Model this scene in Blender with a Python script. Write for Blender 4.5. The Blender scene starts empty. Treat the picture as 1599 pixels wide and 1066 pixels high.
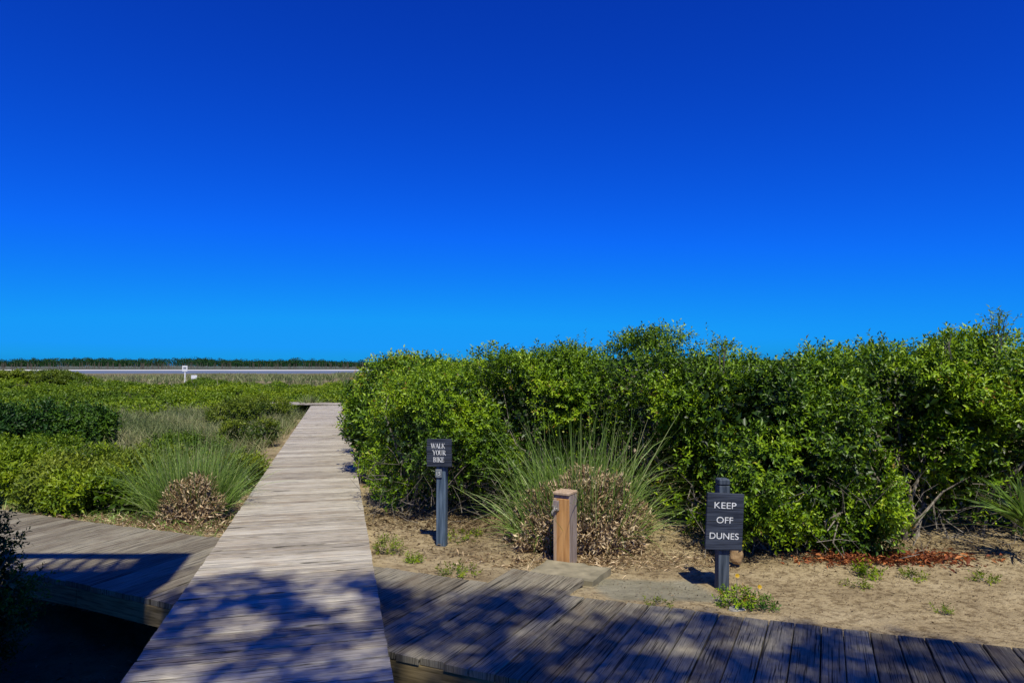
import bpy, math, random
import numpy as np
from mathutils import Vector, Euler
R = math.radians
random.seed(7)
rng = np.random.default_rng(11)
scene = bpy.context.scene
COL = scene.collection

# ------------------------------------------------------------------ camera
W_PX, H_PX, F_PX = 1599.0, 1066.0, 1066.0
CAM = Vector((0, 0, 1.6))
PITCH = math.atan(37.0 / F_PX)
cd = bpy.data.cameras.new('camera'); cam = bpy.data.objects.new('camera', cd); COL.objects.link(cam)
cd.sensor_width = 36; cd.lens = 24.0; cd.clip_start = 0.05; cd.clip_end = 20000
cam.location = CAM; cam.rotation_euler = (math.pi / 2 + PITCH, R(0.0), 0)
scene.camera = cam

# ------------------------------------------------------------------ sky
SUN_EL = 57.0
SUN_AZ = math.atan2(0.24, -1.0)                       # clockwise from +Y
world = bpy.data.worlds.new('World'); scene.world = world; world.use_nodes = True
nt = world.node_tree; nt.nodes.clear()
sky = nt.nodes.new('ShaderNodeTexSky'); sky.sky_type = 'NISHITA'; sky.sun_disc = False
sky.sun_elevation = R(SUN_EL); sky.sun_rotation = SUN_AZ
sky.altitude = 0; sky.air_density = 1.0; sky.dust_density = 0.3; sky.ozone_density = 3.0
# deep polarised blue: a gain and a power for each channel of the sky
SKY_G = ((.022, 1.0, .5), (.24, 1.51, 4.6), (1.43, 1.22, 13.4))      # gain, power, ceiling
sc_ = nt.nodes.new('ShaderNodeSeparateColor'); cc_ = nt.nodes.new('ShaderNodeCombineColor')
for i_, (g_, p_, m_) in enumerate(SKY_G):
    a_ = nt.nodes.new('ShaderNodeMath'); a_.operation = 'POWER'; a_.inputs[1].default_value = p_
    b_ = nt.nodes.new('ShaderNodeMath'); b_.operation = 'MULTIPLY'; b_.inputs[1].default_value = g_
    nt.links.new(sc_.outputs[i_], a_.inputs[0]); nt.links.new(a_.outputs[0], b_.inputs[0]); c_ = nt.nodes.new('ShaderNodeMath'); c_.operation = 'MINIMUM'; c_.inputs[1].default_value = m_
    nt.links.new(b_.outputs[0], c_.inputs[0]); nt.links.new(c_.outputs[0], cc_.inputs[i_])
bg = nt.nodes.new('ShaderNodeBackground'); bg.inputs[1].default_value = 0.07
wo = nt.nodes.new('ShaderNodeOutputWorld')
nt.links.new(sky.outputs[0], sc_.inputs[0])
nt.links.new(cc_.outputs[0], bg.inputs[0]); nt.links.new(bg.outputs[0], wo.inputs[0])

# ------------------------------------------------------------------ sun
sd = bpy.data.lights.new('sun', 'SUN'); sd.energy = 4.9; sd.angle = R(0.53); sd.color = (1.0, 0.96, 0.80)
sun = bpy.data.objects.new('sun', sd); COL.objects.link(sun)
ce = math.cos(R(SUN_EL))
SUNV = Vector((math.sin(SUN_AZ) * ce, math.cos(SUN_AZ) * ce, math.sin(R(SUN_EL))))
sun.rotation_euler = SUNV.to_track_quat('Z', 'Y').to_euler(); sun.location = (0, -5, 20)
scene.view_settings.view_transform = 'Standard'; scene.view_settings.look = 'None'
scene.view_settings.exposure = 0.0; scene.view_settings.gamma = 1.0

# ------------------------------------------------------------------ helpers
def tag(o, label=None, cat=None, group=None, kind=None):
    if label: o['label'] = label
    if cat: o['category'] = cat
    if group: o['group'] = group
    if kind: o['kind'] = kind
    return o

def link(name, me, mat=None, parent=None):
    o = bpy.data.objects.new(name, me); COL.objects.link(o)
    if mat: me.materials.append(mat)
    if parent is not None: o.parent = parent
    return o

def empty(name, loc=(0, 0, 0), rz=0.0, ry=0.0):
    o = bpy.data.objects.new(name, None); COL.objects.link(o); o.empty_display_size = 0.2
    o.location = loc; o.rotation_euler = (0, ry, rz)
    return o

def at(u, v, Y=None, z=None):
    """world point seen at a photograph pixel, at forward distance Y or height z (used to survey the layout)"""
    d = Vector(((u - W_PX / 2) / F_PX, 1.0, -(v - H_PX / 2) / F_PX))
    c, s = math.cos(PITCH), math.sin(PITCH)
    d = Vector((d.x, d.y * c - d.z * s, d.y * s + d.z * c))
    t = (Y / d.y) if Y is not None else ((z - CAM.z) / d.z)
    return CAM + d * t

def np_mesh(name, V, T, attrs=None, k=3, uv=None, smooth=False):
    V = np.asarray(V, dtype=np.float32); T = np.asarray(T, dtype=np.int32)
    me = bpy.data.meshes.new(name)
    me.vertices.add(len(V)); me.vertices.foreach_set('co', V.ravel())
    me.loops.add(T.size); me.loops.foreach_set('vertex_index', T.ravel())
    me.polygons.add(len(T)); me.polygons.foreach_set('loop_start', np.arange(0, T.size, k, dtype=np.int32))
    if smooth: me.polygons.foreach_set('use_smooth', np.ones(len(T), dtype=bool))
    for an, a in (attrs or {}).items():
        at_ = me.attributes.new(an, 'FLOAT', 'POINT'); at_.data.foreach_set('value', np.asarray(a, dtype=np.float32))
    if uv is not None:
        l = me.uv_layers.new(name='UVMap'); l.data.foreach_set('uv', np.asarray(uv, dtype=np.float32).ravel())
    me.update(); me.validate()
    return me

def nrm(a):
    return a / (np.linalg.norm(a, axis=-1, keepdims=True) + 1e-9)

class Mesh:
    """collects quads with uv and a per-vertex value, links them as one mesh object"""
    def __init__(s): s.V = []; s.F = []; s.UV = []; s.A = []
    def quad(s, pts, uv=None, a=0.5):
        b = len(s.V); s.V += [tuple(p) for p in pts]; s.A += [a] * len(pts)
        s.F.append(list(range(b, b + len(pts)))); s.UV.append(uv or [(0, 0)] * len(pts))
    def box(s, c, d, rz=0.0, a=0.5, ch=0.003, rot=None):
        """chamfered box, centre c, dimensions d"""
        x, y, z = d[0] / 2, d[1] / 2, d[2] / 2
        ch = min(ch, x * .4, y * .4, z * .4)
        m = rot.to_matrix() if rot else Euler((0, 0, rz)).to_matrix()
        P = {}
        for sx in (-1, 1):
            for sy in (-1, 1):
                for sz in (-1, 1):
                    for ax in range(3):
                        q = [sx * (x - ch), sy * (y - ch), sz * (z - ch)]
                        q[ax] = (sx * x, sy * y, sz * z)[ax]
                        P[(sx, sy, sz, ax)] = len(s.V)
                        s.V.append(tuple(Vector(c) + m @ Vector(q))); s.A.append(a)
        def add(ids):
            s.F.append(ids); s.UV.append([(0, 0)] * len(ids))
        for ax in range(3):
            o1, o2 = [(1, 2), (2, 0), (0, 1)][ax]
            for sg in (-1, 1):
                ids = []
                for (p, q) in ((-1, -1), (1, -1), (1, 1), (-1, 1)):
                    k = [0, 0, 0]; k[ax] = sg; k[o1] = p; k[o2] = q
                    ids.append(P[(k[0], k[1], k[2], ax)])
                if sg < 0: ids.reverse()
                add(ids)
        for ax in range(3):
            o1, o2 = [(1, 2), (2, 0), (0, 1)][ax]
            for p in (-1, 1):
                for q in (-1, 1):
                    def key(t, f):
                        k = [0, 0, 0]; k[ax] = t; k[o1] = p; k[o2] = q
                        return P[(k[0], k[1], k[2], f)]
                    ids = [key(-1, o1), key(1, o1), key(1, o2), key(-1, o2)]
                    if p * q < 0: ids.reverse()
                    add(ids)
        for sx in (-1, 1):
            for sy in (-1, 1):
                for sz in (-1, 1):
                    ids = [P[(sx, sy, sz, 0)], P[(sx, sy, sz, 1)], P[(sx, sy, sz, 2)]]
                    if sx * sy * sz < 0: ids.reverse()
                    add(ids)
    def tube(s, pts, r, n=6, a=0.5, cap=True):
        pts = [Vector(p) for p in pts]
        if not hasattr(r, '__len__'): r = [r] * len(pts)
        rings = []
        for i, p in enumerate(pts):
            t = (pts[min(i + 1, len(pts) - 1)] - pts[max(i - 1, 0)]).normalized()
            ref = Vector((0, 0, 1)) if abs(t.z) < 0.9 else Vector((1, 0, 0))
            e1 = t.cross(ref).normalized(); e2 = t.cross(e1)
            b = len(s.V)
            for k in range(n):
                th = 2 * math.pi * k / n
                s.V.append(tuple(p + (e1 * math.cos(th) + e2 * math.sin(th)) * r[i])); s.A.append(a)
            rings.append(b)
        for i in range(len(rings) - 1):
            for k in range(n):
                ids = [rings[i] + k, rings[i] + (k + 1) % n, rings[i + 1] + (k + 1) % n, rings[i + 1] + k]
                s.F.append(ids); s.UV.append([(k / n, i), ((k + 1) / n, i), ((k + 1) / n, i + 1), (k / n, i + 1)])
        if cap:
            for b in (rings[0], rings[-1]):
                ids = [b + k for k in range(n)]
                if b == rings[0]: pass
                s.F.append(ids); s.UV.append([(0, 0)] * n)
    def lathe(s, c, prof, n=12, a=0.5, m=None):
        b0 = len(s.V)
        for (r, z) in prof:
            for k in range(n):
                th = 2 * math.pi * k / n
                q = Vector((r * math.cos(th), r * math.sin(th), z))
                if m: q = m @ q
                s.V.append(tuple(Vector(c) + q)); s.A.append(a)
        for i in range(len(prof) - 1):
            for k in range(n):
                s.F.append([b0 + i * n + k, b0 + i * n + (k + 1) % n, b0 + (i + 1) * n + (k + 1) % n, b0 + (i + 1) * n + k])
                s.UV.append([(0, 0)] * 4)
    def build(s, name, mat, parent=None, smooth=False):
        me = bpy.data.meshes.new(name)
        me.from_pydata(s.V, [], s.F)
        l = me.uv_layers.new(name='UVMap')
        l.data.foreach_set('uv', [c for f in s.UV for p in f for c in p])
        a = me.attributes.new('v', 'FLOAT', 'POINT'); a.data.foreach_set('value', s.A)
        if smooth: me.polygons.foreach_set('use_smooth', [True] * len(me.polygons))
        me.update()
        return link(name, me, mat, parent)

# ------------------------------------------------------------------ materials
def new_mat(name):
    m = bpy.data.materials.new(name); m.use_nodes = True
    n = m.node_tree; b = n.nodes['Principled BSDF']
    return m, n, b
def N(n, t, **kw):
    x = n.nodes.new(t)
    for k, v in kw.items(): setattr(x, k, v)
    return x
def ramp(n, stops, src):
    r = N(n, 'ShaderNodeValToRGB'); e = r.color_ramp.elements
    while len(e) < len(stops): e.new(0.5)
    for i, (p, c) in enumerate(stops):
        e[i].position = p; e[i].color = (*c, 1) if len(c) == 3 else c
    n.links.new(src, r.inputs[0]); return r
def attr(n, name):
    a = N(n, 'ShaderNodeAttribute'); a.attribute_name = name; return a

def leaf_mat(name, stops, trans=0.3, rough=0.42, spec=0.5):
    m, n, b = new_mat(name)
    r = ramp(n, stops, attr(n, 'v').outputs['Fac'])
    n.links.new(r.outputs[0], b.inputs['Base Color'])
    b.inputs['Roughness'].default_value = rough
    b.inputs['Specular IOR Level'].default_value = spec
    tr = N(n, 'ShaderNodeBsdfTranslucent'); n.links.new(r.outputs[0], tr.inputs[0])
    mx = N(n, 'ShaderNodeMixShader'); mx.inputs[0].default_value = trans
    n.links.new(b.outputs[0], mx.inputs[1]); n.links.new(tr.outputs[0], mx.inputs[2])
    n.links.new(mx.outputs[0], n.nodes['Material Output'].inputs[0])
    return m

M = {}
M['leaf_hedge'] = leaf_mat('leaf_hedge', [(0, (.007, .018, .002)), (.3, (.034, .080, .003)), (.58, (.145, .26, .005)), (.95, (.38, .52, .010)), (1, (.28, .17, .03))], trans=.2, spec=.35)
M['leaf_dark'] = leaf_mat('leaf_dark', [(0, (.008, .026, .005)), (.5, (.025, .075, .008)), (1, (.10, .19, .008))], trans=.2, spec=.25)
M['leaf_olive'] = leaf_mat('leaf_olive', [(0, (.03, .06, .006)), (.5, (.11, .165, .009)), (1, (.28, .33, .02))], spec=.3)
M['leaf_bright'] = leaf_mat('leaf_bright', [(0, (.035, .08, .004)), (.5, (.13, .215, .005)), (1, (.30, .38, .008))], spec=.3)
M['grass_green'] = leaf_mat('grass_green', [(0, (.05, .10, .015)), (.5, (.17, .29, .035)), (.88, (.33, .46, .11)), (1, (.48, .48, .22))], trans=.3, rough=.5)
M['grass_dune'] = leaf_mat('grass_dune', [(0, (.07, .11, .02)), (.5, (.20, .235, .07)), (1, (.44, .38, .19))], trans=.25, rough=.6)
M['thatch'] = leaf_mat('thatch', [(0, (.13, .08, .035)), (.45, (.42, .29, .16)), (1, (.76, .61, .40))], trans=.1, rough=.8, spec=.2)
M['litter_red'] = leaf_mat('litter_red', [(0, (.04, .014, .01)), (.5, (.24, .065, .025)), (1, (.5, .19, .06))], trans=.1, rough=.7, spec=.2)
M['litter_brown'] = leaf_mat('litter_brown', [(0, (.03, .018, .01)), (.5, (.13, .08, .04)), (1, (.36, .27, .16))], trans=.05, rough=.8, spec=.2)
M['wood_far'] = leaf_mat('wood_far', [(0, (.010, .035, .012)), (.5, (.02, .06, .018)), (1, (.04, .095, .022))], trans=.1, rough=.8, spec=.1)
M['petal'] = leaf_mat('petal', [(0, (.7, .42, .01)), (1, (.8, .55, .02))], trans=.3)

def bark_mat(name, c0, c1):
    m, n, b = new_mat(name)
    tc = N(n, 'ShaderNodeTexCoord'); no = N(n, 'ShaderNodeTexNoise'); no.inputs['Scale'].default_value = 30
    n.links.new(tc.outputs['Object'], no.inputs['Vector'])
    r = ramp(n, [(.3, c0), (.7, c1)], no.outputs[0]); n.links.new(r.outputs[0], b.inputs['Base Color'])
    b.inputs['Roughness'].default_value = .85
    return m
M['twig'] = bark_mat('twig', (.07, .058, .042), (.28, .24, .19))
M['bark'] = bark_mat('bark', (.06, .045, .03), (.16, .12, .09))

def plank_mat(name, stops, rough=.8, stain=(.16, .10, .05), stain_amt=.55):
    """weathered boards: grain runs along uv.x; every board has its own value in attribute v"""
    m, n, b = new_mat(name); L = n.links
    uv = N(n, 'ShaderNodeUVMap'); uv.uv_map = 'UVMap'; a = attr(n, 'v')
    sep = N(n, 'ShaderNodeSeparateXYZ'); L.new(uv.outputs[0], sep.inputs[0])
    mul = N(n, 'ShaderNodeMath', operation='MULTIPLY'); mul.inputs[1].default_value = 97.0
    L.new(a.outputs['Fac'], mul.inputs[0])
    comb = N(n, 'ShaderNodeCombineXYZ'); L.new(sep.outputs[0], comb.inputs[0]); L.new(sep.outputs[1], comb.inputs[1]); L.new(mul.outputs[0], comb.inputs[2])
    def noise(sx, sy, detail=5, rough=.6):
        mp = N(n, 'ShaderNodeMapping'); mp.inputs['Scale'].default_value = (sx, sy, 1); L.new(comb.outputs[0], mp.inputs[0])
        t = N(n, 'ShaderNodeTexNoise'); t.inputs['Scale'].default_value = 1; t.inputs['Detail'].default_value = detail; t.inputs['Roughness'].default_value = rough
        L.new(mp.outputs[0], t.inputs['Vector']); return t
    g1 = noise(3.5, 95); g2 = noise(12, 260, 3); bl = noise(2.5, 6, 4)
    ad = N(n, 'ShaderNodeMath', operation='MULTIPLY_ADD'); ad.inputs[1].default_value = .55; L.new(g2.outputs[0], ad.inputs[0])
    sc = N(n, 'ShaderNodeMath', operation='MULTIPLY'); sc.inputs[1].default_value = .6; L.new(g1.outputs[0], sc.inputs[0]); L.new(sc.outputs[0], ad.inputs[2])
    # board-to-board shift
    sh = N(n, 'ShaderNodeMath', operation='MULTIPLY_ADD'); sh.inputs[1].default_value = .22; L.new(a.outputs['Fac'], sh.inputs[0]); 
    s2 = N(n, 'ShaderNodeMath', operation='SUBTRACT'); s2.inputs[1].default_value = .11; L.new(ad.outputs[0], s2.inputs[0]); L.new(s2.outputs[0], sh.inputs[2])
    r = ramp(n, stops, sh.outputs[0])
    st = ramp(n, [(.52, (0, 0, 0)), (.72, (1, 1, 1))], bl.outputs[0])
    fm = N(n, 'ShaderNodeMath', operation='MULTIPLY'); fm.inputs[1].default_value = stain_amt; L.new(st.outputs[0], fm.inputs[0])
    mx = N(n, 'ShaderNodeMix', data_type='RGBA'); L.new(fm.outputs[0], mx.inputs[0]); L.new(r.outputs[0], mx.inputs[6]); mx.inputs[7].default_value = (*stain, 1)
    # thin dark cracks along the grain
    ck = ramp(n, [(.37, (.2, .2, .2)), (.44, (1, 1, 1))], noise(2.6, 110, 2).outputs[0])
    m2 = N(n, 'ShaderNodeMix', data_type='RGBA', blend_type='MULTIPLY'); m2.inputs[0].default_value = 1
    L.new(mx.outputs[2], m2.inputs[6]); L.new(ck.outputs[0], m2.inputs[7])
    L.new(m2.outputs[2], b.inputs['Base Color'])
    bu = N(n, 'ShaderNodeBump'); bu.inputs['Strength'].default_value = .5; bu.inputs['Distance'].default_value = .004
    L.new(sh.outputs[0], bu.inputs['Height']); L.new(bu.outputs[0], b.inputs['Normal'])
    b.inputs['Roughness'].default_value = rough; b.inputs['Specular IOR Level'].default_value = .25
    return m
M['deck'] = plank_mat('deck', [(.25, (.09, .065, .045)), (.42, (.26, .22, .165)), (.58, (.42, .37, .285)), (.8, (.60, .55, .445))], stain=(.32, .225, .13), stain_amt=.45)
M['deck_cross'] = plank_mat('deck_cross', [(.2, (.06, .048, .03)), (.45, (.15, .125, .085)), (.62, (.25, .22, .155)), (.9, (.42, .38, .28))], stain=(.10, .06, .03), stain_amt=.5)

def solid_mat(name, c0, c1, scale=(3, 3, 20), rough=.7, spec=.3, bump=.2, lo=.35, hi=.65):
    m, n, b = new_mat(name); L = n.links
    tc = N(n, 'ShaderNodeTexCoord'); mp = N(n, 'ShaderNodeMapping'); mp.inputs['Scale'].default_value = scale
    L.new(tc.outputs['Object'], mp.inputs[0])
    t = N(n, 'ShaderNodeTexNoise'); t.inputs['Scale'].default_value = 3; t.inputs['Detail'].default_value = 6; L.new(mp.outputs[0], t.inputs['Vector'])
    r = ramp(n, [(lo, c0), (hi, c1)], t.outputs[0]); L.new(r.outputs[0], b.inputs['Base Color'])
    bu = N(n, 'ShaderNodeBump'); bu.inputs['Strength'].default_value = bump; bu.inputs['Distance'].default_value = .004
    L.new(t.outputs[0], bu.inputs['Height']); L.new(bu.outputs[0], b.inputs['Normal'])
    b.inputs['Roughness'].default_value = rough; b.inputs['Specular IOR Level'].default_value = spec
    return m
M['beam'] = solid_mat('beam', (.13, .095, .04), (.36, .27, .13), (1.5, 1.5, 22), rough=.85, bump=.5)
M['sign_board'] = solid_mat('sign_board', (.012, .016, .028), (.05, .06, .085), (1.5, 6, 30))
M['sign_post'] = solid_mat('sign_post', (.03, .055, .09), (.11, .155, .21), (14, 14, 1.2))
M['sign_post_dark'] = solid_mat('sign_post_dark', (.02, .03, .045), (.09, .11, .14), (14, 14, 1.2))
M['number_plate'] = solid_mat('number_plate', (.10, .12, .14), (.22, .24, .25), (8, 8, 8))
M['white_paint'] = solid_mat('white_paint', (.62, .62, .6), (.8, .8, .78), (8, 8, 8))
M['post_orange'] = solid_mat('post_orange', (.42, .20, .065), (.62, .33, .12), (14, 14, 1.0))
M['post_strip'] = solid_mat('post_strip', (.40, .27, .16), (.55, .40, .27), (16, 16, 1.2))
M['post_grey'] = solid_mat('post_grey', (.20, .15, .12), (.36, .29, .25), (16, 16, 1.5))
M['metal'] = solid_mat('metal', (.12, .11, .09), (.25, .23, .2), (20, 20, 20), rough=.4, spec=.6)
M['stone'] = solid_mat('stone', (.25, .23, .19), (.42, .40, .34), (6, 6, 6), rough=.9, bump=.6)
M['tan_stone'] = solid_mat('tan_stone', (.30, .19, .09), (.45, .30, .15), (6, 6, 6), rough=.9, bump=.6)

def ground_mat():
    m, n, b = new_mat('sandy_ground'); L = n.links
    g = N(n, 'ShaderNodeNewGeometry')
    def noise(s, d=6, ro=.6):
        t = N(n, 'ShaderNodeTexNoise'); t.inputs['Scale'].default_value = s; t.inputs['Detail'].default_value = d; t.inputs['Roughness'].default_value = ro
        L.new(g.outputs['Position'], t.inputs['Vector']); return t
    a, f, gr = noise(1.6), noise(14, 5, .7), noise(120, 3, .7)
    sand = ramp(n, [(.3, (.27, .20, .11)), (.5, (.44, .34, .19)), (.7, (.58, .465, .275))], a.outputs[0])
    dirt = ramp(n, [(.40, (.40, .36, .32)), (.52, (1, 1, 1))], f.outputs[0])
    mu = N(n, 'ShaderNodeMix', data_type='RGBA', blend_type='MULTIPLY'); mu.inputs[0].default_value = .75
    L.new(sand.outputs[0], mu.inputs[6]); L.new(dirt.outputs[0], mu.inputs[7])
    gm = ramp(n, [(.3, (.6, .6, .6)), (.6, (1.05, 1.05, 1.05))], gr.outputs[0])
    m3 = N(n, 'ShaderNodeMix', data_type='RGBA', blend_type='MULTIPLY'); m3.inputs[0].default_value = .7
    L.new(mu.outputs[2], m3.inputs[6]); L.new(gm.outputs[0], m3.inputs[7])
    # damp slab of compacted grey-green sand by the tap
    dp = N(n, 'ShaderNodeMix', data_type='RGBA'); L.new(attr(n, 'damp').outputs['Fac'], dp.inputs[0]); L.new(m3.outputs[2], dp.inputs[6])
    dr = ramp(n, [(.3, (.21, .19, .125)), (.7, (.33, .30, .21))], noise(5).outputs[0]); L.new(dr.outputs[0], dp.inputs[7])
    # soil with plants growing over it
    vg = ramp(n, [(.35, (.035, .045, .015)), (.6, (.085, .085, .03)), (.8, (.20, .165, .085))], noise(2.2, 8).outputs[0])
    vm = N(n, 'ShaderNodeMix', data_type='RGBA'); L.new(attr(n, 'veg').outputs['Fac'], vm.inputs[0]); L.new(dp.outputs[2], vm.inputs[6]); L.new(vg.outputs[0], vm.inputs[7])
    # far dune field
    fg = ramp(n, [(.35, (.10, .10, .04)), (.55, (.20, .165, .085)), (.75, (.36, .29, .19))], noise(.09, 8, .7).outputs[0])
    fm = N(n, 'ShaderNodeMix', data_type='RGBA'); L.new(attr(n, 'far').outputs['Fac'], fm.inputs[0]); L.new(vm.outputs[2], fm.inputs[6]); L.new(fg.outputs[0], fm.inputs[7])
    L.new(fm.outputs[2], b.inputs['Base Color'])
    b.inputs['Roughness'].default_value = .95; b.inputs['Specular IOR Level'].default_value = .1
    bu = N(n, 'ShaderNodeBump'); bu.inputs['Strength'].default_value = .9; bu.inputs['Distance'].default_value = .04
    ad = N(n, 'ShaderNodeMath', operation='MULTIPLY_ADD'); ad.inputs[1].default_value = .25; L.new(gr.outputs[0], ad.inputs[0]); L.new(f.outputs[0], ad.inputs[2])
    L.new(ad.outputs[0], bu.inputs['Height']); L.new(bu.outputs[0], b.inputs['Normal'])
    return m
M['ground'] = ground_mat()
m, n, b = new_mat('inlet_water'); b.inputs['Base Color'].default_value = (.13, .155, .19, 1); b.inputs['Roughness'].default_value = .6; b.inputs['Specular IOR Level'].default_value = .12; M['water'] = m
t = N(n, 'ShaderNodeTexNoise'); t.inputs['Scale'].default_value = .4; bu = N(n, 'ShaderNodeBump'); bu.inputs['Strength'].default_value = .4; n.links.new(t.outputs[0], bu.inputs['Height']); n.links.new(bu.outputs[0], b.inputs['Normal'])
M['beach'] = solid_mat('beach_sand', (.62, .58, .52), (.75, .71, .65), (.01, .01, .01), rough=.95)

M['far_land'] = solid_mat('far_land', (.05, .07, .035), (.13, .13, .085), (.02, .02, .02), rough=.95)
# ------------------------------------------------------------------ layout of the walks (plan view, metres)
def main_edge(y, side):            # right edge (side=1) / left edge (side=-1) of the long walk
    xr = -0.582 - 0.2538 * (y - 3.44)
    return xr if side > 0 else xr - 1.376
STN = [((-8.3, 7.35), (-7.8, 8.75)), ((-5.8, 6.30), (-5.3, 7.60)), ((-3.3, 5.22), (-2.79, 6.57)), ((-1.75, 4.47), (-1.12, 5.66)),
       ((-.014, 3.66), (.60, 4.87)), ((1.4, 3.05), (2.0, 4.35)), ((2.5, 2.68), (3.0, 4.02)), ((3.9, 2.25), (4.3, 3.62)), ((6.0, 1.6), (6.3, 2.95))]
FAR = np.array([s[1] for s in STN]); NEAR = np.array([s[0] for s in STN])
CZ = -0.045

# ------------------------------------------------------------------ ground
def sstep(a, b, x):
    t = np.clip((x - a) / (b - a), 0, 1); return t * t * (3 - 2 * t)
def pn(x, y, s, ph=0.0):           # cheap smooth pseudo-noise, -1..1
    return (np.sin(x * s + 1.7 * np.sin(y * s * .83 + ph) + ph) * np.cos(y * s * 1.13 + 1.3 * np.sin(x * s * .71 - ph)) +
            .5 * np.sin(x * s * 2.3 + y * s * 1.9 + ph * 2)) / 1.5
def ground_z(x, y):
    x = np.asarray(x, float); y = np.asarray(y, float)
    yf = np.interp(x, FAR[:, 0], FAR[:, 1]); yn = np.interp(x, NEAR[:, 0], NEAR[:, 1])
    beyond = sstep(-.35, .12, y - yf)
    left = sstep(.2, -.4, x - (main_edge(y, -1) + .5))
    near = -.30 * (1 - left) - .50 * left
    far_r = -.085 - .05 * sstep(.15, .9, y - yf)
    far_l = -.13 - .35 * sstep(.5, 6, y - yf)
    z = near * (1 - beyond) + (far_r * (1 - left) + far_l * left) * beyond
    z = z + (.012 * pn(x, y, 3.1) + .008 * pn(x, y, 9.0, 2)) * np.clip(np.abs(y - yf) / .3, 0, 1)
    far = sstep(8, 26, y)
    z = z + far * (.10 * pn(x, y, .45, 1))
    hump = sstep(30, 46, y) * (1 - sstep(60, 110, y))
    z = z + hump * (-.02 + .40 * sstep(-9, -20, x) + .10 * pn(x, y, .16, .4))
    z = z + .62 * np.exp(-(((x + 31.4) / 2.6) ** 4 + ((y - 46) / 6) ** 2))
    sl = sstep(60, 350, y)
    z = z - sl * 2.2 + sstep(50, 90, y) * .30 * pn(x, y, .06) * (1 - sl * .7)
    z = np.where(y > 340, z - sstep(360, 400, y) * 2.2, z)
    r = np.sqrt(x * x + y * y)
    z = np.where((y < 3), z - .0, z)
    return z
na, nr = 900, 330
ang = np.concatenate([np.linspace(-50, 50, 601), np.linspace(50, 310, 180)[1:-1]]) * math.pi / 180
na = len(ang)
rad = np.concatenate([np.linspace(.3, 9, 170), np.geomspace(9.06, 7000, 190)])
nr = len(rad)
A, RR = np.meshgrid(ang, rad)
X = np.sin(A) * RR; Yg = np.cos(A) * RR
Z = ground_z(X, Yg)
V = np.stack([X, Yg, Z], -1).reshape(-1, 3)
V = np.vstack([V, [[0, 0, float(ground_z(0, 0))]]])
i, j = np.meshgrid(np.arange(nr - 1), np.arange(na), indexing='ij')
j2 = (j + 1) % na
Q = np.stack([i * na + j, (i + 1) * na + j, (i + 1) * na + j2, i * na + j2], -1).reshape(-1, 4)
Q = np.vstack([Q[:, [0, 2, 1]], Q[:, [0, 3, 2]]])
c = len(V) - 1
Q = np.vstack([Q, np.stack([np.full(na, c), np.arange(na), (np.arange(na) + 1) % na], -1)])
x, y = V[:, 0], V[:, 1]
yf = np.interp(x, FAR[:, 0], FAR[:, 1])
left = (x < main_edge(y, -1) - .1 + .25 * pn(x, y, 1.2) - .25 * sstep(7, 12, y)).astype(float)
veg = left * sstep(.2, .8, y - yf)
veg = np.maximum(veg, (y < yf - 1) * .85)
veg = np.maximum(veg, sstep(14, 20, y))
veg = veg * (1 - .85 * ((x < main_edge(y, -1)) & (x > main_edge(y, -1) - .75 - .2 * pn(x, y, .9)) & (y > 8) & (y < 26)))
px = at(1020, 918, z=-.1)
damp = np.exp(-(np.clip(np.abs(x - px.x + .25 * (y - px.y)) - .38, 0, 9) / .07) ** 2 - (np.clip(np.abs(y - px.y) - .26, 0, 9) / .05) ** 2)
damp = np.maximum(damp, .8 * np.exp(-((x - .35) / .35) ** 2 - ((y - 5.5) / .3) ** 2))
farA = sstep(38, 60, y)
gm = np_mesh('ground', V, Q, {'veg': veg, 'damp': damp, 'far': farA}, smooth=True)
tag(link('ground', gm, M['ground']), kind='structure')

# water: a flat sheet in the low ground between the dune field and the far beach
me = np_mesh('water', [(-3000, 330, -3.0), (3000, 330, -3.0), (3000, 9000, -3.0), (-3000, 9000, -3.0)], [[0, 1, 2, 3]], k=4)
tag(link('water', me, M['water']), kind='structure')
# far beach and land behind it
xs = np.linspace(-2500, 2500, 160); prof = [(585, -3.2), (592, -2.8), (625, -2.55), (640, -2.5)]
V = [(xx, yy + 6 * math.sin(xx * .011) + 4 * math.sin(xx * .037), zz) for yy, zz in prof for xx in xs]
Q = [[a * 160 + k, a * 160 + k + 1, (a + 1) * 160 + k + 1, (a + 1) * 160 + k] for a in range(len(prof) - 1) for k in range(159)]
tag(link('far_beach', np_mesh('far_beach', V, Q, k=4), M['beach']), kind='structure')
prof = [(618, -2.65), (626, -2.35), (720, -1.9), (900, -1.7), (7500, -1.7)]
V = [(xx, yy + 6 * math.sin(xx * .011) + 4 * math.sin(xx * .037), zz) for yy, zz in prof for xx in xs]
Q = [[a * 160 + k, a * 160 + k + 1, (a + 1) * 160 + k + 1, (a + 1) * 160 + k] for a in range(len(prof) - 1) for k in range(159)]
tag(link('far_shore_ground', np_mesh('far_shore_ground', V, Q, k=4), M['far_land']), kind='structure')

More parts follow.
